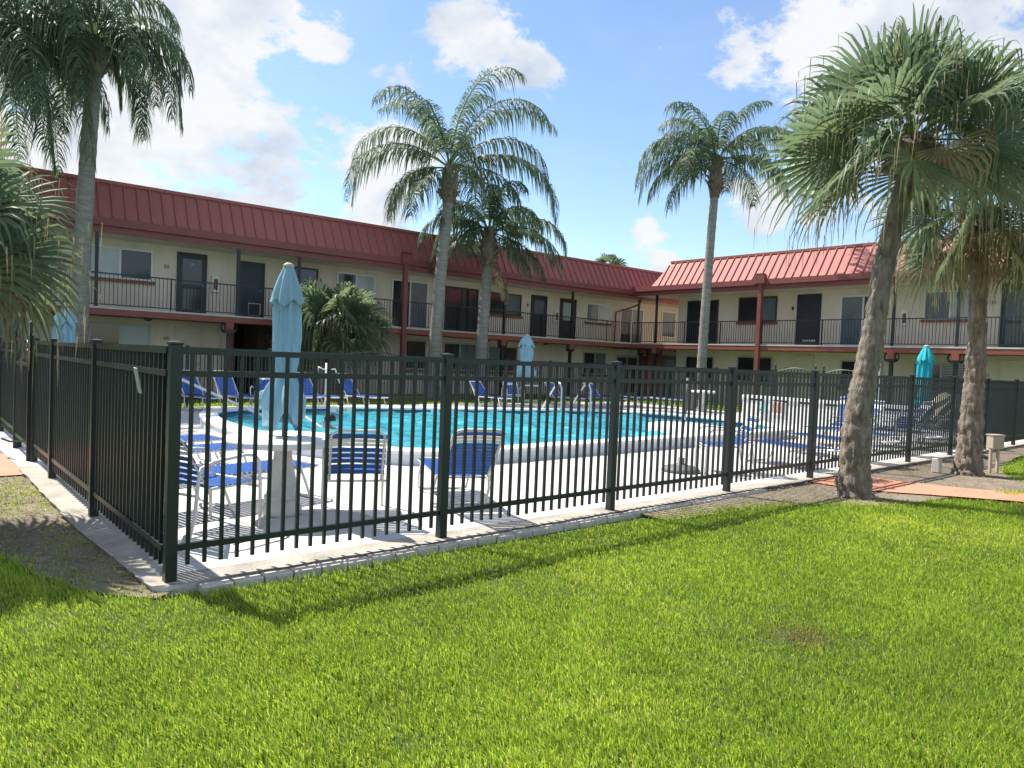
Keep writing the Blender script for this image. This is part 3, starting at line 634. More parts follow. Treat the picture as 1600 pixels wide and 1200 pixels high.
d = door(BR, 13.32, 14.4, 2.6, 4.86, 'ddoor', 'screen'); text('32', .14, M['alu'], d, (13.98, 1.455, 4.4), (R(90), 0, 0))
sliding(BR, 15.3, 17.1, 2.62, 4.7); window(BR, 18.4, 20.2, 3.65, 4.75)
window(BR, .33, 1.93, .95, 2.07, 'alu', ('dglass', 'dglass')); window(BR, 3.14, 4.88, .95, 2.12, 'alu', ('dglass', 'dglass'))
door(BR, 5.86, 6.75, -.05, 2.22, 'bdoor'); window(BR, 7.86, 9.5, .95, 2.07, 'alu', ('dglass', 'gglass'))
window(BR, 10.62, 12.5, .95, 2.06, 'alu', ('dglass', 'dglass'), slats=True); text('31', .17, M['marks'], BR, (13.02, 1.49, 1.66), (R(90), 0, 0), .004, 'house_number')
door(BR, 13.38, 14.3, -.05, 2.22, 'bdoor'); window(BR, 16, 17.6, .95, 2.07, 'alu')
text('37', .17, M['marks'], BR, (5.5, 1.49, 1.62), (R(90), 0, 0), .004, 'house_number')

# ------------------------------------------------------------------ palms
class Leafset:
    """collects leaf strips as numpy arrays"""
    def __init__(s): s.V = []; s.F = []; s.T = []; s.n = 0
    def strip(s, P, side, w, tone):
        """P (k,3) centre line, side (k,3) unit vectors, w (k) half widths"""
        k = len(P); A = P - side * w[:, None]; B = P + side * w[:, None]
        V = np.empty((2 * k, 3)); V[0::2] = A; V[1::2] = B
        i = np.arange(k - 1) * 2 + s.n
        s.F.append(np.stack([i, i + 1, i + 3, i + 2], 1)); s.V.append(V); s.T.append(np.tile(np.append(tone, 1.0), (2 * k, 1))); s.n += 2 * k
    def build(s, name, m, parent):
        return np_mesh(name, np.concatenate(s.V), np.concatenate(s.F), m, parent, np.concatenate(s.T))
def nrm(v): return v / (np.linalg.norm(v) + 1e-9)
def feather_frond(LS, base, az, el, length, droop, rn, leaflet=.62, tone=1.0, n=64):
    d = np.array([math.cos(az) * math.cos(el), math.sin(az) * math.cos(el), math.sin(el)]); h = np.array([math.cos(az), math.sin(az), 0])
    side0 = np.array([-math.sin(az), math.cos(az), 0]); K = 22
    P = [np.array(base, float)]; cur = el; st = length / K
    for i in range(K):
        t = (i + 1) / K; cur -= droop * (0.35 + 1.5 * t) / K
        cur = max(cur, -1.45)
        P.append(P[-1] + st * (h * math.cos(cur) + np.array([0, 0, 1]) * math.sin(cur)) + side0 * st * .1 * math.sin(t * 3 + az) )
    P = np.array(P); tt = np.linspace(0, 1, K + 1)
    LS.strip(P, np.tile(side0, (K + 1, 1)), .035 * (1 - tt) + .006, np.array([.9, 1.0, .7]) * tone)
    LS.strip(P, np.tile([0, 0, 1.0], (K + 1, 1)), .025 * (1 - tt) + .005, np.array([.9, 1.0, .7]) * tone)
    for i in range(n):
        t = .14 + .86 * (i + rn.random() * .6) / n; x = t * K; j = min(int(x), K - 1); q = P[j] * (1 - (x - j)) + P[j + 1] * (x - j); tg = nrm(P[j + 1] - P[j])
        for sd in (-1, 1):
            ll = leaflet * (math.sin(math.pi * min(1, .12 + t * .88)) ** .5) * rn.uniform(.8, 1.15)
            out = nrm(side0 * sd * rn.uniform(.7, 1.0) + tg * rn.uniform(.4, .8) + np.array([0, 0, rn.uniform(-.15, .45)]))
            k = 4; u = np.linspace(0, 1, k)[:, None]
            g = np.array([0, 0, -1.0]) * ll * rn.uniform(.6, 1.05)
            C = q + out * ll * u * (1 - .35 * u) + g * u ** 2
            dv = nrm(np.cross(out, tg) * rn.uniform(-.6, .6) + tg)
            w = np.array([.012, .023, .019, .003]) * rn.uniform(.85, 1.2)
            c = rn.uniform(.7, 1.35) * tone
            LS.strip(C, np.tile(dv, (k, 1)), w, np.array([c * rn.uniform(.85, 1.2), c, c * .9]))
def queen_palm(name, label, loc, height, r, fronds, seed, boot=1.0, lean=(0, 0), flen=3.6, group=None, dead=0, leaflet=.8):
    rn = np.random.default_rng(seed); rs = random.Random(seed)
    root = thing(name, label, 'palm tree', loc, 0, group)
    K = 46; pts = []; rr = []
    for i in range(K + 1):
        t = i / K; z = -.1 + (height + .1) * t
        pts.append((lean[0] * t * t, lean[1] * t * t, z)); base = r * (1.0 - .22 * t) + r * .35 * max(0, 1 - t * 12)
        rr.append(base * (1 + (.035 if i % 2 else -.02) + rs.uniform(-.015, .015)))
    MB().tube(pts, rr, 16).build('trunk', M['trunk'], root, True)
    tx, ty = lean; mb = MB(); bh = 1.15 * boot; br_ = r * 1.15
    prof = [(br_ * .8, height - .1), (br_ * 1.0, height + .15 * bh), (br_ * 1.15, height + .4 * bh), (br_ * .95, height + .7 * bh), (br_ * .6, height + bh)]
    mb.lathe(prof, tx, ty, 14)
    for i in range(44):
        a = rs.uniform(0, 6.28); z = height + bh * rs.uniform(-.05, .85); q = br_ * (1.0 if z < height + .5 * bh else .8); L_ = rs.uniform(.16, .34)
        e = rs.uniform(.7, 1.25); p0 = Vector((tx + q * .8 * math.cos(a), ty + q * .8 * math.sin(a), z)); dvec = Vector((math.cos(a) * math.cos(e), math.sin(a) * math.cos(e), math.sin(e)))
        mb.tube([p0, p0 + dvec * L_ * .6, p0 + dvec * L_ + Vector((math.cos(a), math.sin(a), 0)) * .04], [.075, .05, .02], 5)
    mb.build('leaf_bases', M['boot'], root)
    LS = Leafset(); top = (tx, ty, height + bh * .85)
    for (a, e, ln, dr) in fronds:
        feather_frond(LS, top, a, e, ln * flen, dr, rn, leaflet)
    LS.build('crown', M['feather'], root)
    if dead:
        LD = Leafset()
        for i in range(dead): feather_frond(LD, (tx, ty, height + .2), rn.uniform(0, 6.28), -.5, flen * .55, 1.2, rn, .4, 1.6, 26)
        LD.build('dead_fronds', M['dry'], root)
    return root
RA = math.atan2(CR.y, CR.x)     # azimuth of "to the right of the view"
def fr(deg, el, ln, dr): return (RA + R(deg), R(el), ln, dr)    # 0 right, 90 away, 180 left, -90 towards
def rand_fronds(k, seed, emin=-15, emax=80, lmin=.8, lmax=1.05, dmin=1.5, dmax=2.5):
    rs = random.Random(seed); out = []
    for i in range(k):
        e = emax + (emin - emax) * (i + rs.random()) / k
        out.append(fr(i * 137.5 + rs.uniform(-15, 15), e, rs.uniform(lmin, lmax) * (1 if e > 0 else .85), rs.uniform(dmin, dmax)))
    return out
queen_palm('queen_palm', 'tall queen palm at the left with weeping crown in front of the roof', (3.68, 22.0, 0), 8.7, .235, rand_fronds(26, 3, -5, 80, .85, 1.1, 2.2, 3.0), 3, .8, (.22, -.1), 3.45, leaflet=.85)
queen_palm('queen_palm', 'queen palm cut off by the left edge, its fronds hanging over the sky', (1.6, 22.5, 0), 8.2, .235, rand_fronds(30, 5, -12, 78, .9, 1.15, 2.1, 3.0), 5, .8, (-.1, .1), 4.6, leaflet=1.0)
fb = [fr(172, 60, 1.0, 2.3), fr(8, 55, 1.0, 2.4), fr(-120, 72, 1.0, 2.1), fr(75, 60, 1.0, 2.2), fr(-15, 8, .8, 1.8), fr(-75, 40, .9, 2.3), fr(168, 42, 1.08, 2.2), fr(190, 35, .95, 2.3), fr(12, 33, 1.12, 2.15), fr(-10, 28, 1.05, 2.1), fr(60, 82, 1.05, 1.3), fr(-50, 78, 1.1, 1.9), fr(20, 72, 1.12, 1.8), fr(150, 78, 1.0, 1.6), fr(110, 70, .95, 1.8), fr(-100, 62, .9, 2.0), fr(-35, 66, 1.08, 2.1),
      fr(205, 0, .62, 1.6), fr(160, 12, .7, 1.9), fr(240, -15, .6, 1.2), fr(-60, 5, .7, 1.8), fr(35, 10, .7, 1.9), fr(90, 20, .8, 2.0)]
queen_palm('queen_palm', 'tallest queen palm in the middle with long arching fronds', (14.70, 21.3, 0), 7.15, .245, fb, 8, 1.15, (.25, -.2), 5.1, dead=0, leaflet=.98)
fc = [fr(-130, 50, .9, 2.1), fr(60, 45, .9, 2.1), fr(-60, 70, 1, 1.9), fr(20, 28, 1, 1.9), fr(175, 40, 1.0, 2.1), fr(165, 12, .9, 1.8), fr(195, -5, .75, 1.4), fr(5, 40, 1.1, 2.1), fr(-8, 15, 1.05, 1.7), fr(12, -8, .85, 1.1), fr(-30, -22, .7, .8), fr(80, 75, 1, 1.5), fr(-80, 70, .9, 1.9), fr(140, 66, .95, 1.9), fr(40, 62, 1.0, 2.0), fr(-45, 50, .9, 2.1), fr(220, 30, .8, 2.0), fr(100, 25, .85, 1.9), fr(-110, 15, .7, 1.9)]
queen_palm('queen_palm', 'shorter queen palm just right of the tallest one, ahead of the roof', (16.85, 21.3, 0), 5.15, .25, fc, 9, 1.25, (.3, .15), 3.7, dead=3, leaflet=.8)
fd = [fr(20, 78, 1.05, 1.2), fr(-140, 72, .95, 1.7), fr(135, 74, .95, 1.5), fr(182, 8, .85, 1.5), fr(178, 48, .98, 2.1), fr(170, 22, 1.0, 1.9), fr(190, 30, 1.05, 2.0), fr(200, -18, .75, 1.1), fr(15, 60, 1.12, 1.7), fr(-5, 58, 1.05, 1.9), fr(5, 24, .95, 1.7), fr(-25, 12, .9, 1.6), fr(30, 10, .8, 1.5), fr(90, 80, .8, 1.7), fr(-90, 75, .75, 1.9), fr(150, 66, .85, 1.9), fr(120, 40, .8, 1.9), fr(-60, 40, .8, 2.0), fr(230, 25, .8, 2.0), fr(60, 35, .8, 1.9), fr(-120, 20, .7, 1.9)]
queen_palm('queen_palm', 'queen palm on the right with bulging leaf bases before the sunlit roof', (24.05, 16.33, 0), 8.3, .20, fd, 12, 1.35, (.15, -.1), 4.0, leaflet=.95)

def fan_leaf(LS, hub, d, up, rad, rn, nseg=38, tone=(1, 1, 1), droop=.55, span=125, half=.026):
    side = nrm(np.cross(d, up)); up = nrm(np.cross(side, d)); k = 7; u = np.linspace(0.02, 1, k)
    dphi = 2 * R(span) / nseg; cup = rn.uniform(.1, .3)
    for i in range(nseg):
        ph = -R(span) + dphi * (i + .5); ln = rad * (.72 + .28 * math.cos(ph * .7)) * rn.uniform(.93, 1.05)
        v = nrm(d * math.cos(ph) + side * math.sin(ph) + up * (cup * abs(math.sin(ph)) + (.03 if i % 2 else -.03)))
        tw = nrm(np.cross(v, up))
        dp = droop * rn.uniform(.7, 1.4)
        C = hub + v * (ln * u)[:, None]
        bend = np.clip((u - .55) / .45, 0, 1)
        C = C - v * (ln * .42 * dp * bend ** 1.6)[:, None] + np.array([0, 0, -1.0]) * (ln * .55 * dp * bend ** 1.5)[:, None]
        C[:, :2] += rn.normal(0, .010, 2) * bend[:, None] * 2
        w = np.minimum(ln * u * math.tan(dphi / 2) * 1.12, half * np.array([1.3, 1.3, 1.3, 1.15, .7, .38, .07]) * 1.0)
        c = rn.uniform(.8, 1.2)
        LS.strip(C, np.tile(nrm(tw + up * (.35 if i % 2 else -.35)), (k, 1)), w, np.array(tone) * c)
def fan_palm(name, label, loc, trunk_pts, r0, r1, leaves, seed, pet=.75, rad=.9, emin=-55, emax=80, dry=6, boot=(.28, .5), nseg=42, group=None, half=.0185, dr0=.5):
    rn = np.random.default_rng(seed); rs = random.Random(seed)
    root = thing(name, label, 'palm tree', loc, 0, group)
    T = [Vector(p) for p in trunk_pts]; K = 120; pts = []; rr = []
    for i in range(K + 1):
        t = i / K; x = t * (len(T) - 1); j = min(int(x), len(T) - 2); f = x - j
        a = T[max(j - 1, 0)]; b = T[j]; c = T[j + 1]; d_ = T[min(j + 2, len(T) - 1)]
        pts.append(.5 * ((2 * b) + (c - a) * f + (2 * a - 5 * b + 4 * c - d_) * f * f + (3 * b - a - 3 * c + d_) * f ** 3))
        flare = math.exp(-t * 9) * .38 + .04 * math.sin(t * 37) * math.sin(t * 11) + .03 * math.sin(t * 95 + 1) + (.022 * math.sin(t * 230) if t > .28 else 0)
        rr.append((r0 + (r1 - r0) * min(1, t * 1.5)) * (1 + flare) * (1 + rs.uniform(-.03, .03)))
    nn = 48; mb = MB(); mb.tube(pts, rr, nn)
    # fissured bark near the foot, real relief
    V = [Vector(v) for v in mb.v]
    for i in range(K + 1):
        for j in range(nn):
            q = i * nn + j; t = i / K; amp = .034 * math.exp(-t * 5) + .007
            d_ = (V[q] - pts[i]); d_ *= 1 + amp / max(rr[i], .01) * (-abs(math.sin(j * .9 + math.sin(i * .21 + j * .3) * 1.5)) ** 3 * 1.1 + .35 * math.sin(i * 1.1 + 2 * math.sin(j * .5)) + rs.uniform(-.45, .45)); V[q] = pts[i] + d_
    mb.v = [tuple(v) for v in V]; mb.build('trunk', M['bark'], root, True)
    top = T[-1]; br_, bh = boot; mb = MB()
    mb.lathe([(r1 * .95, top.z - .05), (br_, top.z + bh * .3), (br_ * 1.05, top.z + bh * .7), (br_ * .6, top.z + bh * 1.1)], top.x, top.y, 16)
    for i in range(70):
        a = rs.uniform(0, 6.28); z = top.z + bh * rs.uniform(-.1, 1.0); L_ = rs.uniform(.1, .26); e = rs.uniform(-.5, 1.0)
        p0 = Vector((top.x + br_ * .85 * math.cos(a), top.y + br_ * .85 * math.sin(a), z)); dv = Vector((math.cos(a) * math.cos(e), math.sin(a) * math.cos(e), math.sin(e)))
        mb.tube([p0, p0 + dv * L_ * .5, p0 + dv * L_ + Vector((0, 0, rs.uniform(-.08, .04)))], [.045, .03, .012], 4)
    mb.build('leaf_bases', M['boot'], root)
    LS = Leafset(); LP = Leafset(); LD = Leafset()
    c0 = np.array([top.x, top.y, top.z + bh * .85])
    tot = leaves + dry
    for i in range(tot):
        isdry = i >= leaves
        if isdry: e = R(rs.uniform(emin - 12, emin + 14)); az = rs.uniform(0, 6.28)
        else: e = R(emax + (emin - emax) * ((i + rs.random()) / leaves) ** 1.0); az = i * 2.39996 + rs.uniform(-.25, .25)
        d0 = np.array([math.cos(az) * math.cos(e), math.sin(az) * math.cos(e), math.sin(e)])
        pl = pet * rs.uniform(.8, 1.15) * (1 if not isdry else .7); kk = 6; uu = np.linspace(0, 1, kk)
        P = c0 + d0 * (pl * uu)[:, None] + np.array([0, 0, -1.0]) * (pl * .22 * uu ** 2)[:, None]
        dend = nrm(P[-1] - P[-2]); sd = nrm(np.cross(dend, [0, 0, 1.0]))
        (LD if isdry else LP).strip(P, np.tile(sd, (kk, 1)), np.linspace(.026, .012, kk), np.array([1.1, 1.1, .5]))
        (LD if isdry else LP).strip(P, np.tile(nrm(np.cross(sd, dend)), (kk, 1)), np.linspace(.014, .008, kk), np.array([1.1, 1.1, .5]))
        roll = rs.uniform(-1.5, 1.5); up = nrm(np.cross(sd, dend)); up = nrm(up * math.cos(roll) + sd * math.sin(roll))
        if isdry:
            fan_leaf(LD, P[-1], nrm(dend + np.array([0, 0, -.7])), up, rad * .8, rn, nseg - 6, (1, 1, 1), 1.1, 80, half * .8)
        else:
            yl = max(0, -e) * rs.uniform(.2, .9)
            fan_leaf(LS, P[-1], dend, up, rad * rs.uniform(.9, 1.1), rn, nseg, (1 + yl * 1.6, 1 + yl * .5, 1 - yl * .1), dr0 * rs.uniform(.6, 1.3) + .5 * max(0, -e), 118, half)
    LS.build('crown', M['leaf'], root); LP.build('leaf_stalks', M['leaf'], root)
    if dry: LD.build('dry_leaves', M['dry'], root)
    # fibres hanging off the leaf tips
    th = Leafset()
    V = np.concatenate(LS.V); pick = V[rn.choice(np.arange(13, len(V), 14), min(900, len(V) // 16), replace=False)]
    for q in pick:
        L_ = rn.uniform(.08, .38); kk = 3; uu = np.linspace(0, 1, kk)[:, None]
        P = q + np.array([rn.normal(0, .04), rn.normal(0, .04), -1.0]) * L_ * uu
        th.strip(P, np.tile(nrm(rn.normal(0, 1, 3) * [1, 1, .1]), (kk, 1)), np.array([.005, .004, .001]), np.array([1, 1, 1]))
    th.build('hanging_fibres', M['dry'], root)
    return root
fan_palm('fan_palm', 'leaning fan palm on the right beside the path, crown against the sky', (9.2, 3.9, -.03),
         [(0, 0, -.02), (.0, -.0, 1.0), (.10, -.08, 2.0), (.20, -.14, 3.0), (.40, -.28, 4.12)], .175, .125, 34, 21, .88, 1.2, -16, 84, 1, (.24, .42))
fan_palm('fan_palm', 'fan palm at the right edge with yellowing fronds, by the beige box', (13.16, 3.79, -.03),
         [(0, 0, -.02), (.02, .0, 1.0), (.04, .0, 2.0), (.02, .02, 3.0), (.0, .0, 3.85)], .175, .13, 34, 22, .82, 1.04, -34, 78, 7, (.26, .42))
fan_palm('fan_palm', 'low fan palm reaching in from the left edge beside the fence', (.10, 7.5, -.04),
         [(0, 0, -.02), (0, .02, .7), (-.03, .03, 1.3), (-.05, .05, 2.1)], .22, .16, 34, 23, .66, .92, -24, 80, 5, (.26, .35))
fan_palm('fan_palm', 'short bushy fan palm behind the pool, right of the near umbrella', (11.25, 22.2, -.03),
         [(0, 0, -.02), (0, 0, .6), (0, 0, 1.2), (0, 0, 2.0)], .34, .34, 40, 24, 1.1, 1.35, -25, 72, 0, (.42, .55), 30, half=.042, dr0=.6)
fan_palm('fan_palm', 'distant palm top showing just above the roof corner', (45.4, 40.5, -.03),
         [(0, 0, 0), (0, 0, 3), (0, 0, 6), (0, 0, 9.2)], .3, .25, 24, 25, .8, 1.1, -40, 80, 0, (.35, .5), 20, half=.05)

# ------------------------------------------------------------------ umbrellas and tables
def closed_umbrella(label, loc, m, ztop, zhem, s=1.0, tie=None, folds=9, seed=1, parts_pole=True, lean=0.0):
    rs = random.Random(seed); root = thing('pool_umbrella', label, 'umbrella', loc); root.rotation_euler = (0, lean, 0)
    H_ = ztop - zhem; tie = tie if tie is not None else zhem + H_ * .30
    ph = [rs.uniform(0, 6.28) for _ in range(4)]
    def fold(amp):
        def fn(r, z, a):
            w = math.sin(folds * a + ph[0] + 1.3 * math.sin(z * 2.1)) + .45 * math.sin((folds * 2 + 1) * a + ph[1] + z * 2.5) + .3 * math.sin(3 * a + ph[2])
            return r * (1 + amp * (w if w > -.4 else -.4 + (w + .4) * .35))
        return fn
    def zig(prof):   # densify
        out = []
        for (r0, z0), (r1, z1) in zip(prof[:-1], prof[1:]):
            for i in range(5): out.append((r0 + (r1 - r0) * i / 5, z0 + (z1 - z0) * i / 5))
        return out + [prof[-1]]
    mb = MB()
    body = [(.21 * s, zhem + .10), (.22 * s, zhem + .2), (.175 * s, tie - .10), (.105 * s, tie), (.125 * s, tie + .1), (.145 * s, tie + H_ * .25), (.135 * s, ztop - H_ * .2), (.06 * s, ztop - .06)]
    def bodyfn(r, z, a):
        q = fold(.22)(r, z, a)
        if z < tie: q *= 1 + .13 * math.sin(3 * a + ph[3]) * min(1, (tie - z) * 2.5)
        return q
    mb.lathe(zig(body), 0, 0, 128, bodyfn); V = []
    for (x, y, z) in mb.v:      # ragged hem
        if z < zhem + .2: a = math.atan2(y, x); z -= .10 * (1 + math.sin(4 * a + ph[1])) * max(0, (zhem + .2 - z) / .1)
        V.append((x, y, z))
    mb.v = V; mb.build('canopy', M[m], root, True)
    mb = MB(); mb.lathe(zig([(.185 * s, ztop - H_ * .225), (.17 * s, ztop - H_ * .2), (.10 * s, ztop - H_ * .08), (.05 * s, ztop - .02)]), 0, 0, 72, lambda r, z, a: fold(.13)(r, z, a))
    mb.v = [(x, y, z - (.05 * (1 + math.sin(5 * math.atan2(y, x))) * s if z < ztop - H_ * .19 else 0)) for x, y, z in mb.v]
    mb.build('vent_tier', M[m], root, True)
    MB().lathe([(.055 * s, ztop - .035), (.066 * s, ztop - .02), (.062 * s, ztop), (.03 * s, ztop + .015)], 0, 0, 16).build('top_cap', M['alu'], root, True)
    MB().lathe([(.112 * s, tie - .015), (.122 * s, tie), (.112 * s, tie + .015)], 0, 0, 20).build('tie_strap', M[m], root, True)
    MB().tube([(0, 0, 0), (0, 0, ztop - .05)], .019, 10).build('pole', M['grey'], root, True)
    return root
def table(label, loc, r=.52):
    root = thing('pool_table', label, 'table', loc)
    flute = lambda rr, z, a: rr * (1 + (.035 * math.cos(14 * a) if .2 < z < .6 else 0))
    MB().lathe([(.175, 0), (.185, .03), (.178, .08), (.145, .11), (.14, .145), (.158, .155), (.158, .18), (.14, .19), (.125, .3), (.10, .42), (.08, .54), (.08, .6), (.12, .645)], 0, 0, 56, flute).build('pedestal', M['cast'], root, True)
    MB().lathe([(.2, .645), (r - .06, .65), (r, .672), (r + .005, .70), (r - .012, .722), (.025, .726)], 0, 0, 48).build('table_top', M['coping'], root, True)
    return root
table('white round cast pedestal table under the near blue umbrella', (2.72, 6.33, 0))
closed_umbrella('near closed light blue umbrella standing through the white round table', (2.72, 6.33, .0), 'canvas', 2.31, .88, .74, 1.28, 9, 2)
closed_umbrella('small closed light blue umbrella behind the far edge of the pool', (15.85, 17.6, 0), 'canvas', 2.38, .98, 1.3, 1.42, 8, 3)
closed_umbrella('closed teal umbrella among the loungers on the right', (18.13, 6.24, 0), 'teal', 2.25, .75, .95, .95, 8, 4, lean=.03)
closed_umbrella('closed blue umbrella at the far left behind the fan palm', (2.74, 17.9, 0), 'canvas', 2.25, .9, 1.2, 1.2, 8, 5)
table('white round pedestal table far right beside the dark bin', (21.2, 14.3, 0), .5)

# ------------------------------------------------------------------ loungers and chairs
def straps(mb, x0, z0, x1, z1, w, n, sw=.042, sag=0.012, y=None, mi=0):
    """straps across between two side rails running from (x0,z0) to (x1,z1)"""
    dx, dz = x1 - x0, z1 - z0; L_ = math.hypot(dx, dz); tx, tz = dx / L_, dz / L_
    for i in range(n):
        c = (i + .5) / n; cx_, cz_ = x0 + dx * c, z0 + dz * c; a = (cx_ - tx * sw / 2, cz_ - tz * sw / 2); b = (cx_ + tx * sw / 2, cz_ + tz * sw / 2); nx, nz = -tz * .004, tx * .004
        ys = [-w, -w * .5, 0, w * .5, w]; vs = []
        for yy in ys:
            s_ = sag * (1 - (yy / w) ** 2); vs += [(a[0] + nx + tz * s_, yy, a[1] + nz - tx * s_), (b[0] + nx + tz * s_, yy, b[1] + nz - tx * s_), (b[0] - nx + tz * s_, yy, b[1] - nz - tx * s_), (a[0] - nx + tz * s_, yy, a[1] - nz - tx * s_)]
        fs = []
        for k_ in range(4):
            q = k_ * 4
            for e in range(4): fs.append((q + e, q + (e + 1) % 4, q + 4 + (e + 1) % 4, q + 4 + e))
        fs += [(3, 2, 1, 0), (16, 17, 18, 19)]
        mb.add(vs, fs, mi)
def lounger(label, loc, rz, back=55, arms=False, group='strap loungers round the pool'):
    root = thing('sun_lounger', label, 'sun lounger', loc, rz, group); w = .27; sz = .34; L1 = 1.22; bl = .78; ba = R(back)
    bx, bz = -bl * math.cos(ba), sz + bl * math.sin(ba)
    MB().tube([(.0, -w, sz), (L1 - .08, -w, sz), (L1, -w + .08, sz), (L1, w - .08, sz), (L1 - .08, w, sz), (0, w, sz)], .015, 8).build('seat_frame', M['tubew'], root, True)
    f = lambda u, y: (bx * u, y, sz + (bz - sz) * u)
    MB().tube([f(0, -w + .03), f(.9, -w + .03), f(.98, -w + .07), f(1, -w + .13), f(1, w - .13), f(.98, w - .07), f(.9, w - .03), f(0, w - .03)], .015, 8).build('back_frame', M['tubew'], root, True)
    mb = MB(); straps(mb, .03, sz + .012, L1 - .06, sz + .012, w + .012, 22); mb.build('seat_straps', M['blue'], root)
    mb = MB(); straps(mb, f(.03, 0)[0], f(.03, 0)[2], f(.72, 0)[0], f(.72, 0)[2], w - .02, 10); straps(mb, f(.88, 0)[0], f(.88, 0)[2], f(.94, 0)[0], f(.94, 0)[2], w - .02, 1, .045); mb.build('back_straps', M['blue'], root)
    mb = MB(); straps(mb, f(.735, 0)[0], f(.735, 0)[2], f(.87, 0)[0], f(.87, 0)[2], w - .02, 2, .045); mb.build('head_straps', M['wvinyl'], root)
    for x in (.12, 1.0):
        MB().tube([(x - .05, -w, sz - .01), (x + .0, -w - .02, sz * .55), (x + .07, -w - .01, .03), (x + .12, -w + .08, .015), (x + .12, w - .08, .015), (x + .07, w + .01, .03), (x, w + .02, sz * .55), (x - .05, w, sz - .01)], .014, 8).build('leg', M['tubew'], root, True)
    if back > 15:
        MB().tube([f(.55, -w + .03), (bx * .2, -w + .03, sz - .02), (.1, -w + .03, sz - .03), (.1, w - .03, sz - .03), (bx * .2, w - .03, sz - .02), f(.55, w - .03)], .011, 6).build('back_prop', M['tubew'], root, True)
    if arms:
        for s_ in (-1, 1): MB().tube([(-.15, s_ * (w + .02), sz + .2), (.1, s_ * (w + .04), sz + .24), (.42, s_ * (w + .04), sz + .22), (.50, s_ * (w + .04), sz + .14), (.52, s_ * (w + .02), sz - .0)], .014, 8).build('armrest', M['tubew'], root, True)
    return root
def armchair(label, loc, rz, group='blue strap armchairs by the pool'):
    root = thing('strap_chair', label, 'chair', loc, rz, group); w = .255; sz = .40; bt = (-.30, .84)
    MB().tube([(-.02, -w, sz), (.42, -w, sz), (.45, -w + .04, sz), (.45, w - .04, sz), (.42, w, sz), (-.02, w, sz)], .013, 8).build('seat_frame', M['tubew'], root, True)
    f = lambda u, y: (-.02 + (bt[0]) * u, y, sz - .05 + (bt[1] - sz + .05) * u)
    MB().tube([f(0, -w + .02), f(.9, -w + .02), f(.99, -w + .08), f(.99, w - .08), f(.9, w - .02), f(0, w - .02)], .013, 8).build('back_frame', M['tubew'], root, True)
    mb = MB(); straps(mb, .02, sz + .01, .43, sz + .01, w + .01, 8); mb.build('seat_straps', M['blue'], root)
    mb = MB(); straps(mb, f(.1, 0)[0], f(.1, 0)[2], f(.66, 0)[0], f(.66, 0)[2], w, 5, .045); straps(mb, f(.83, 0)[0], f(.83, 0)[2], f(.92, 0)[0], f(.92, 0)[2], w, 1, .05); mb.build('back_straps', M['blue'], root)
    mb = MB(); straps(mb, f(.67, 0)[0], f(.67, 0)[2], f(.83, 0)[0], f(.83, 0)[2], w, 2, .034); mb.build('head_straps', M['wvinyl'], root)
    for s_ in (-1, 1):
        y = s_ * (w + .035)
        MB().tube([(.46, y, 0), (.45, y, sz - .02), (.43, y, .58), (.38, y, .63), (.28, y, .645), (-.05, y, .62), (-.17, y, .58), (-.19, y, .5), (-.22, y, .2), (-.28, y, 0)], .014, 8).build('armrest_and_legs', M['tubew'], root, True)
    MB().tube([(.445, -w - .035, .36), (.445, w + .035, .36)], .011, 6).build('front_rail', M['tubew'], root, True)
    MB().tube([(-.2, -w - .035, .37), (-.2, w + .035, .37)], .011, 6).build('rear_rail', M['tubew'], root, True)
    return root
AC = armchair('blue and white strap armchair with its back to the front fence', (3.24, 5.90, 0), R(64))
lounger('blue and white strap lounger with raised back by the second fence post', (4.30, 5.62, 0), R(66), 42)
for i, (x, y, a, b, s_, lb) in enumerate([(2.12, 6.85, 12, 10, 0, 'flat blue lounger nearest the white pedestal table at the left'),
                                   (2.1, 8.45, 10, 40, 0, 'blue lounger second from the front along the left fence'),
                                   (2.05, 9.4, 8, 45, 0, 'blue lounger third from the front along the left fence')]):
    lounger(lb, (x, y, 0), R(a), b)
copy_tree(AC, (1.82, 6.0, 0), R(24), 'blue strap armchair just inside the fence corner')
# far side, feet towards the pool
aR = math.degrees(math.atan2(-.655, .756))
LF = lounger('blue lounger with raised back at the far left end of the pool', (5.5, 18.15, 0), R(-80), 48)
for (x, y, a, lb) in [(8.55, 18.2, -76, 'raised blue lounger across the pool just left of the white post'), (9.75, 18.05, -78, 'raised blue lounger across the pool just right of the white post'), (14.0, 17.5, -84, 'raised blue lounger across the pool left of the far armchair'),
                      (17.0, 17.2, -82, 'raised blue lounger across the pool left of the ladder rails'), (18.6, 16.9, -88, 'raised blue lounger across the pool right of the ladder rails'), (6.4, 18.3, -84, 'second raised blue lounger from the far left end of the pool'), (7.9, 18.25, -80, 'blue lounger across the pool half hidden by the near umbrella')]:
    copy_tree(LF, (x, y, 0), R(a), lb)
lounger('blue lounger facing the pool behind the sloping handrail', (7.15, 17.9, 0), R(-115), 42, True)
copy_tree(AC, (15.2, 17.5, 0), R(-115), 'blue strap armchair across the pool beside the white side table')
# low flat ones at the far right of the far side
FLt = lounger('flat white framed lounger on the far side, nearest the ladder', (20.3, 16.6, 0), R(aR), 4)
copy_tree(FLt, (20.9, 15.5, 0), R(aR), 'flat white framed lounger on the far side by the dark bin')
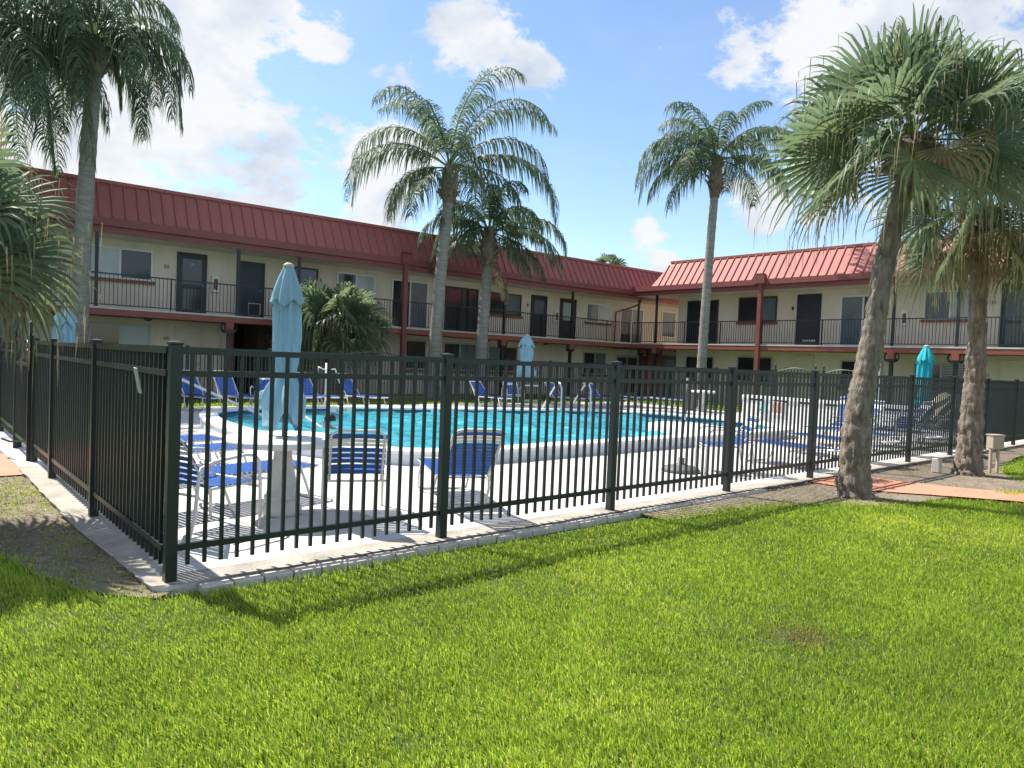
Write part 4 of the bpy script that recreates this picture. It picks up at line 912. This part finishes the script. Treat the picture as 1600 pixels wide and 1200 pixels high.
# right side row, heads at the front fence
FR_ = lounger('flat blue lounger ahead of the others on the right, foot end at the pool wall', (10.75, 5.15, 0), R(82), 5)
for (x, y, a, lb) in [(12.75, 5.5, 80, 'flat blue lounger second in the right row, behind the fence post'), (14.7, 5.5, 84, 'flat blue lounger third in the right row, seen beside the leaning palm'), (16.2, 5.45, 95, 'flat blue lounger under the teal umbrella side of the right row')]:
    copy_tree(FR_, (x, y, 0), R(a), lb)
SU = lounger('blue lounger with steep back right of the leaning palm trunk', (15.6, 6.6, 0), R(150), 52, True)
for (x, y, z, a, lb) in [(17.4, 6.3, 0, 130, 'blue lounger turned sideways beneath the teal umbrella'), (18.2, 5.6, 0, 120, 'blue lounger nearest the second palm trunk'), (19.3, 6.3, 0, 100, 'blue lounger farthest right inside the fence'),
                      (16.9, 7.4, 0, 200, 'blue lounger turned away near the white wall')]:
    copy_tree(SU, (x, y, z), R(a), lb)
copy_tree(AC, (9.30, 5.72, 0), R(139), 'blue strap chair turned left by the umbrella base without umbrella')
copy_tree(AC, (16.3, 6.0, 0), R(60), 'blue strap armchair in the jumble right of the leaning palm')
# cream towel over a lounger back
mb = MB(); NU, NV = 14, 10; vs = []
for i in range(NU):
    for j in range(NV):
        u = i / (NU - 1) * 2 - 1; v = j / (NV - 1) * 2 - 1
        vs.append((u * .62 + .03 * math.sin(7 * v), v * .32, 1.12 - .62 * abs(u) ** 1.7 - .05 * math.cos(5 * v) - .02 * math.sin(9 * u)))
fs = [(i * NV + j, (i + 1) * NV + j, (i + 1) * NV + j + 1, i * NV + j + 1) for i in range(NU - 1) for j in range(NV - 1)]
tw = mb.add(vs, fs).build('beach_towel', M['cream_cloth'], smooth=True, loc=(18.55, 5.75, 0), rz=R(-41)); tag(tw, 'cream towel draped over the lounger back by the second palm', 'towel')
sm_ = tw.modifiers.new('thick', 'SOLIDIFY'); sm_.thickness = .02

# ------------------------------------------------------------------ things round the pool
t = thing('umbrella_stand', 'dark umbrella pole on round base with no canopy, left of a blue chair', 'umbrella stand', (8.62, 6.12, 0))
MB().lathe([(.27, 0), (.28, .03), (.24, .07), (.10, .10), (.05, .12), (.05, .2)], 0, 0, 28).build('base', M['grey'], t, True)
MB().tube([(0, 0, .1), (.0, 0, .42)], .02, 10).build('lower_pole', M['black'], t, True)
MB().tube([(0, 0, .49), (.02, 0, .75)], .02, 10).build('middle_pole', M['black'], t, True)
MB().tube([(.02, 0, .84), (.06, -.01, 1.36)], .034, 10).build('upper_pole', M['grey'], t, True)
for z in (.455, .795): MB().tube([(0.01, 0, z - .04), (.015, 0, z + .045)], .03, 10).build('clamp', M['wvinyl'], t, True)
t = thing('litter_bin', 'dark litter bin left of the far white pedestal table', 'bin', (21.15, 14.75, 0))
MB().lathe([(.2, 0), (.24, .5), (.25, .62), (.22, .64)], 0, 0, 20).build('bin_body', M['grey'], t, True); MB().lathe([(.26, .641), (.27, .67), (.2, .74), (.02, .77)], 0, 0, 20).build('bin_lid', M['black'], t, True)
# far side table
t = thing('side_table', 'small white framed side table under the far light blue umbrella', 'table', (16.0, 17.4, 0), R(-41))
MB().box(-.3, .3, -.25, .25, .68, .71).build('table_top', M['wvinyl'], t)
for a in (-1, 1):
    for b in (-1, 1): MB().tube([(a * .27, b * .22, 0), (a * .27, b * .22, .68)], .014, 6).build('leg', M['tubew'], t)
MB().tube([(-.27, -.22, .2), (.27, -.22, .2), (.27, .22, .2), (-.27, .22, .2)], .01, 6, closed=True).build('stretcher', M['tubew'], t)
t = thing('side_table', 'low white plastic side table across the pool among flat loungers', 'table', (19.6, 16.9, 0))
MB().lathe([(.16, .42), (.2, .43), (.2, .46), (.02, .465)], 0, 0, 16).build('table_top', M['wvinyl'], t, True)
MB().lathe([(.14, 0), (.05, .08), (.04, .3), (.1, .42)], 0, 0, 16).build('pedestal', M['wvinyl'], t, True)
t = thing('rescue_post', 'white post with two hooks behind the pool left of the swimmer', 'post', (9.05, 18.3, 0))
MB().tube([(0, 0, 0), (0, 0, 1.22)], .045, 10).build('post', M['wvinyl'], t, True)
MB().tube([(-.22, .1, .98), (-.2, .1, 1.1), (-.1, 0, 1.04), (.1, 0, 1.04), (.2, -.1, 1.06), (.24, -.1, .96)], .022, 6).build('hook', M['wvinyl'], t, True)
# low white wall with life ring and rules sign
t = thing('low_wall', 'low white screen wall right of the pool with dark slots below its cap', 'wall')
MB().box(19.5, 19.72, 7.1, 11.72, -.02, .60).build('wall_panel', M['coping'], t)
MB().box(19.47, 19.75, 7.05, 11.77, .665, .75).build('cap', M['coping'], t)
mb = MB(); y = 7.15; i = 0
while y < 11.6: mb.box(19.51, 19.71, y, y + .42, .602, .664); y += .78; i += 1
mb.build('dark_slot', M['black'], t)
mb = MB(); y = 7.6
while y < 11.7: mb.box(19.505, 19.715, y, y + .3, .601, .665); y += .78
mb.build('cap_block', M['coping'], t)
o = MB().tube([(0, .13 * math.cos(a), .13 * math.sin(a)) for a in np.linspace(0, 2 * math.pi, 21)[:-1]], .028, 8, closed=True).build('life_ring', M['ringteal'], smooth=True, loc=(19.46, 11.05, .40)); tag(o, 'pale teal life ring hanging on the low white wall', 'life ring')
s = thing('rules_sign', 'white pool sign with red lettering on the low white wall', 'sign', (19.485, 10.55, .22))
MB().box(-.008, 0, -.2, .2, 0, .4).build('board', M['wvinyl'], s)
mb = MB()
for i, z in enumerate((.34, .28, .22, .16, .1)):
    y = -.17
    while y < .15:
        w_ = random.uniform(.03, .07); mb.box(-.012, -.0085, y, min(y + w_, .17), z - .016, z + .018); y += w_ + .018
mb.build('red_lettering', M['redsign'], s)
# outdoor shower
t = thing('outdoor_shower', 'white gooseneck outdoor shower behind the leaning palm trunk', 'shower', (17.9, 7.15, 0))
MB().tube([(0, 0, 0), (0, 0, 1.78), (-.03, .02, 1.86), (-.12, .09, 1.9), (-.2, .15, 1.86)], .024, 8).build('pipe', M['wvinyl'], t, True)
MB().lathe([(.10, -.03), (.08, .01), (.02, .06)], 0, 0, 14).build('shower_head', M['wvinyl'], t, True, loc=(-.22, .17, 1.82))
# beige box, small post, drain elbow by the right palm
t = thing('utility_box', 'beige electrical box on two thin posts right of the fan palm', 'utility box', (13.86, 3.62, -.03), R(-35))
MB().box(-.1, .1, -.08, .08, .40, .62).build('box', M['beige'], t, bevel=.01)
for q in (-.07, .06): MB().box(q - .018, q + .018, -.018, .018, 0, .40).build('post', M['beige'], t)
MB().box(-.11, .11, -.09, .09, .621, .64).build('lid', M['beige'], t)
t = MB().box(-.06, .06, -.06, .06, -.03, .20).build('stub_post', M['concrete'], loc=(12.85, 4.15, 0), bevel=.012); tag(t, 'short grey concrete stub left of the right palm trunk', 'post')
o = MB().tube([(0, 0, .16), (.05, -.1, .08), (.12, -.3, .0)], .03, 8).build('drain_spout', M['grey'], smooth=True, loc=(16.0, 4.6, -.02)); tag(o, 'dark drain spout poking out under the fence right of the box', 'pipe')

# ------------------------------------------------------------------ swimmer
def swimmer():
    H0 = Vector((5.98, 11.98, 0)); d = Vector((-.755, .65, 0)).normalized(); s = Vector((.65, .755, 0)).normalized(); Z = Vector((0, 0, 1))
    P = []; E_ = []; Rr = []
    def a(f, sd, z, r, par=None):
        P.append(d * f + s * sd + Z * z); Rr.append(r); i = len(P) - 1
        if par is not None: E_.append((par, i))
        return i
    pel = a(-.62, 0, -.16, .15); wa = a(-.42, 0, -.08, .135, pel); ch = a(-.2, 0, .02, .15, wa); nk = a(-.03, 0, .12, .062, ch); jw = a(.02, 0, .19, .075, nk); hd = a(.0, 0, .27, .092, jw); tp = a(-.01, 0, .345, .06, hd)
    ns = a(.105, 0, .245, .014, hd)
    for q in (-1, 1):
        sh = a(-.14, q * .17, .06, .068, ch); el = a(.14, q * .27, .0, .045, sh); wr = a(.40, q * .2, .04, .029, el); hnd = a(.47, q * .18, .04, .032, wr)
        for k_, (ln, off) in enumerate(((.075, -.03), (.09, -.01), (.085, .01), (.065, .03))):
            m_ = a(.47 + .045, q * (.18 + off), .035, .009, hnd); a(.47 + ln, q * (.18 + off * 1.15), .02, .007, m_)
        a(.46, q * .13, .035, .009, wr)
        hip = a(-.68, q * .09, -.2, .095, pel); kn = a(-1.0, q * .16, -.34, .062, hip); an = a(-1.38, q * .12, -.32, .04, kn); a(-1.5, q * .12, -.36, .028, an)
    me = bpy.data.meshes.new('person'); me.from_pydata([tuple(p) for p in P], E_, []); o = bpy.data.objects.new('person', me); COL.objects.link(o)
    o.location = H0; sk = o.modifiers.new('skin', 'SKIN'); sk.use_smooth_shade = True
    if not me.skin_vertices: me.attributes  # layer comes with the modifier
    return o, Rr, d, s
o, Rr, d_, s_ = swimmer()
import bmesh
bm = bmesh.new(); bm.from_mesh(o.data); lay = bm.verts.layers.skin.verify(); bm.verts.ensure_lookup_table()
for i, v in enumerate(bm.verts): v[lay].radius = (Rr[i], Rr[i]); v[lay].use_root = (i == 0)
bm.to_mesh(o.data); bm.free(); o.data.materials.append(M['skin'])
ss = o.modifiers.new('sub', 'SUBSURF'); ss.levels = 2; ss.render_levels = 2
tag(o, 'swimmer with dark wet hair, only head and shoulders above the water', 'person')
Ph = d_ * .0 + Vector((0, 0, .27))
mb = MB(); vs = []; NN = 16
for i in range(9):
    for j in range(NN):
        th_ = math.pi * .56 * i / 8; ph_ = 2 * math.pi * j / NN; q = d_ * (math.sin(th_) * math.cos(ph_) * .108) + s_ * (math.sin(th_) * math.sin(ph_) * .096) + Vector((0, 0, math.cos(th_) * .115))
        q = q - d_ * .035; vs.append(tuple(q + Ph + Vector((0, 0, .02)) * 1))
fs = [(i * NN + j, i * NN + (j + 1) % NN, (i + 1) * NN + (j + 1) % NN, (i + 1) * NN + j) for i in range(8) for j in range(NN)]
mb.add(vs, fs).build('hair', M['hair'], o, True)
mb = MB()
for q in (-1, 1):
    c = Ph + d_ * .088 + s_ * q * .033 + Vector((0, 0, .0)); mb.add([tuple(c + s_ * .018 * math.cos(a) + Vector((0, 0, .012 * math.sin(a))) + d_ * .006) for a in np.linspace(0, 6.28, 9)[:-1]], [tuple(range(8))])
mb.build('eyes', M['marks'], o)
c = Ph + d_ * .086 + Vector((0, 0, -.06)); MB().tube([c - s_ * .024, c + d_ * .004, c + s_ * .024], .005, 5).build('mouth', M['redpaint'], o)

# ------------------------------------------------------------------ grass blades
def blades(name, poly, dens, seed, cam_near=4.5, hmul=1.0, wmul=1.0, bounds=None):
    rn = np.random.default_rng(seed); X = [p[0] for p in poly]; Y = [p[1] for p in poly]
    x0, x1, y0, y1 = bounds or (min(X), max(X), min(Y), max(Y))
    n = int((x1 - x0) * (y1 - y0) * dens); px = rn.uniform(x0, x1, n); py = rn.uniform(y0, y1, n)
    jx = px + rn.normal(0, .05, n); jy = py + rn.normal(0, .05, n)
    ok = inpoly(jx, jy, poly); px, py = px[ok], py[ok]
    dist = np.hypot(px, py); keep = rn.random(len(px)) < np.clip((cam_near / np.maximum(dist, .1)) ** 1.25, .05, 1)
    # thin it behind the lens and far outside the view
    az = np.degrees(np.arctan2(py, px)); outv = (az < 0) | (az > 100); keep &= ~(outv & (rn.random(len(px)) > .25)); keep &= dist > .5
    px, py, dist = px[keep], py[keep], dist[keep]; n = len(px)
    patch = np.sin(px * 1.9 + 1.3 * np.sin(py * 1.3)) * np.sin(py * 2.3 + 1.1 * np.sin(px * 1.7)); fine_ = np.sin(px * 9 + 3 * np.sin(py * 6)) * np.sin(py * 10 + 3 * np.sin(px * 7))
    bare = np.exp(-((px - 4.03) ** 2 + (py - 1.98) ** 2) / .028); p2 = np.sin(px * .8 + 2 * np.sin(py * .55 + 1)) * np.sin(py * .95 + 1.6 * np.sin(px * .7)); p3 = np.sin(px * 4.1 + 2 * np.sin(py * 3.3)) * np.sin(py * 4.7 + 2 * np.sin(px * 3.1)); worn = np.clip(p2 * .6 + p3 * .35, 0, 1)
    h = (.041 + .012 * patch + .012 * fine_ + rn.uniform(-.014, .016, n)) * hmul * (1 - .35 * bare)
    w = rn.uniform(.0018, .0034, n) * wmul * np.clip(dist / 5.0, 1, 2.0)
    a = rn.uniform(0, 6.283, n); lean = rn.uniform(.05, .75, n) * h; la = rn.uniform(0, 6.283, n) * .55 + 1.0
    sx, sy = np.cos(a) * w, np.sin(a) * w; dx, dy = np.cos(la) * lean, np.sin(la) * lean
    V = np.empty((n, 5, 3), np.float32); z0 = -.05
    V[:, 0] = np.stack([px - sx, py - sy, np.full(n, z0)], 1); V[:, 1] = np.stack([px + sx, py + sy, np.full(n, z0)], 1)
    mx_, my_, mz = px + dx * .38, py + dy * .38, z0 + h * .62
    V[:, 2] = np.stack([mx_ + sx * .9, my_ + sy * .9, mz], 1); V[:, 3] = np.stack([mx_ - sx * .9, my_ - sy * .9, mz], 1)
    V[:, 4] = np.stack([px + dx, py + dy, z0 + h * rn.uniform(.85, 1.0, n)], 1)
    b = np.arange(n, dtype=np.int32)[:, None] * 5
    Q = b + np.array([0, 1, 2, 3]); T = b + np.array([3, 2, 4])
    c = rn.uniform(.72, 1.25, n) * (1 + .07 * patch + .10 * p2 + .08 * p3); yel = rn.random(n) ** 3 * .7 + bare * .9 + worn * .45; dead = (rn.random(n) < .03 + .5 * bare + .08 * worn)
    tone = np.stack([c * (1 + yel * .5 + dead * .7), c * (1 + yel * .12 + dead * .02), c * (1 + .4 * yel + dead * 3.0), np.ones(n)], 1)
    tone[:, :3] *= (1 - .45 * bare)[:, None]
    tone = np.repeat(tone[:, None, :], 5, 1)
    tone[:, :2, :3] *= .75      # blade colour is darker at the foot
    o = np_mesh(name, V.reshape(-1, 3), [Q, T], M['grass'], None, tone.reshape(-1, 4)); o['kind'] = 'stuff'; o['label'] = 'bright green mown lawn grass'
    return n
nb = blades('grass', lawnA, 15000, 1, 3.2, bounds=(-3.5, 13.5, -3.5, 9.3))
nb2 = blades('grass_beyond_path', lawnB, 3600, 2, 11, 1.1, 1.25, bounds=(11, 22, -1.5, 4.3))
nb5 = blades('thin_grass_on_earth', dirtL, 1500, 7, 9, .75, 1.1); nb6 = blades('thin_grass_by_path', [(5.9, 4.7), (5.9, 4.2), (7.8, 3.95), (8.5, 3.6), (9.6, 3.2), (9.6, 3.5), (8.7, 4.0), (7.9, 4.4)], 1800, 8, 9, .75, 1.1)
far_strip = [(1.0, 18.9), (22.6, 18.9), (27.4, 17.0), (27.4, 22.8), (1.0, 23.8)]
nb3 = blades('grass_behind_pool', far_strip, 380, 3, 22, 1.2, 1.6)
nb4 = blades('grass_right_of_pool', [(22.7, 4.9), (27.4, 4.9), (27.4, 17.0), (22.7, 18.8)], 380, 4, 22, 1.2, 1.6)
# bits of leaf litter on the bare earth
mb = MB(); rs = random.Random(4)
for poly, cnt, bb in ((dirtF, 1500, (7.6, 16, 2.9, 4.79)), (dirtL, 900, (.3, 1.3, 4.7, 9.7))):
    for i in range(cnt):
        x, y = rs.uniform(bb[0], bb[1]), rs.uniform(bb[2], bb[3])
        if not inpoly(np.array([x]), np.array([y]), poly)[0]: continue
        a = rs.uniform(0, 6.28); l_ = rs.uniform(.01, .04); w_ = rs.uniform(.004, .012); c, s = math.cos(a), math.sin(a); z = -.03 + rs.uniform(0, .01)
        mb.add([(x - c * l_, y - s * l_, z), (x - s * w_, y + c * w_, z + rs.uniform(0, .012)), (x + c * l_, y + s * l_, z + .004), (x + s * w_, y - c * w_, z + rs.uniform(0, .012))], [(0, 3, 2, 1)])
tag(mb.build('leaf_litter', M['dry']), 'dry leaf litter on the bare earth', kind='stuff')
print('blades', nb, nb2, nb3, nb4)
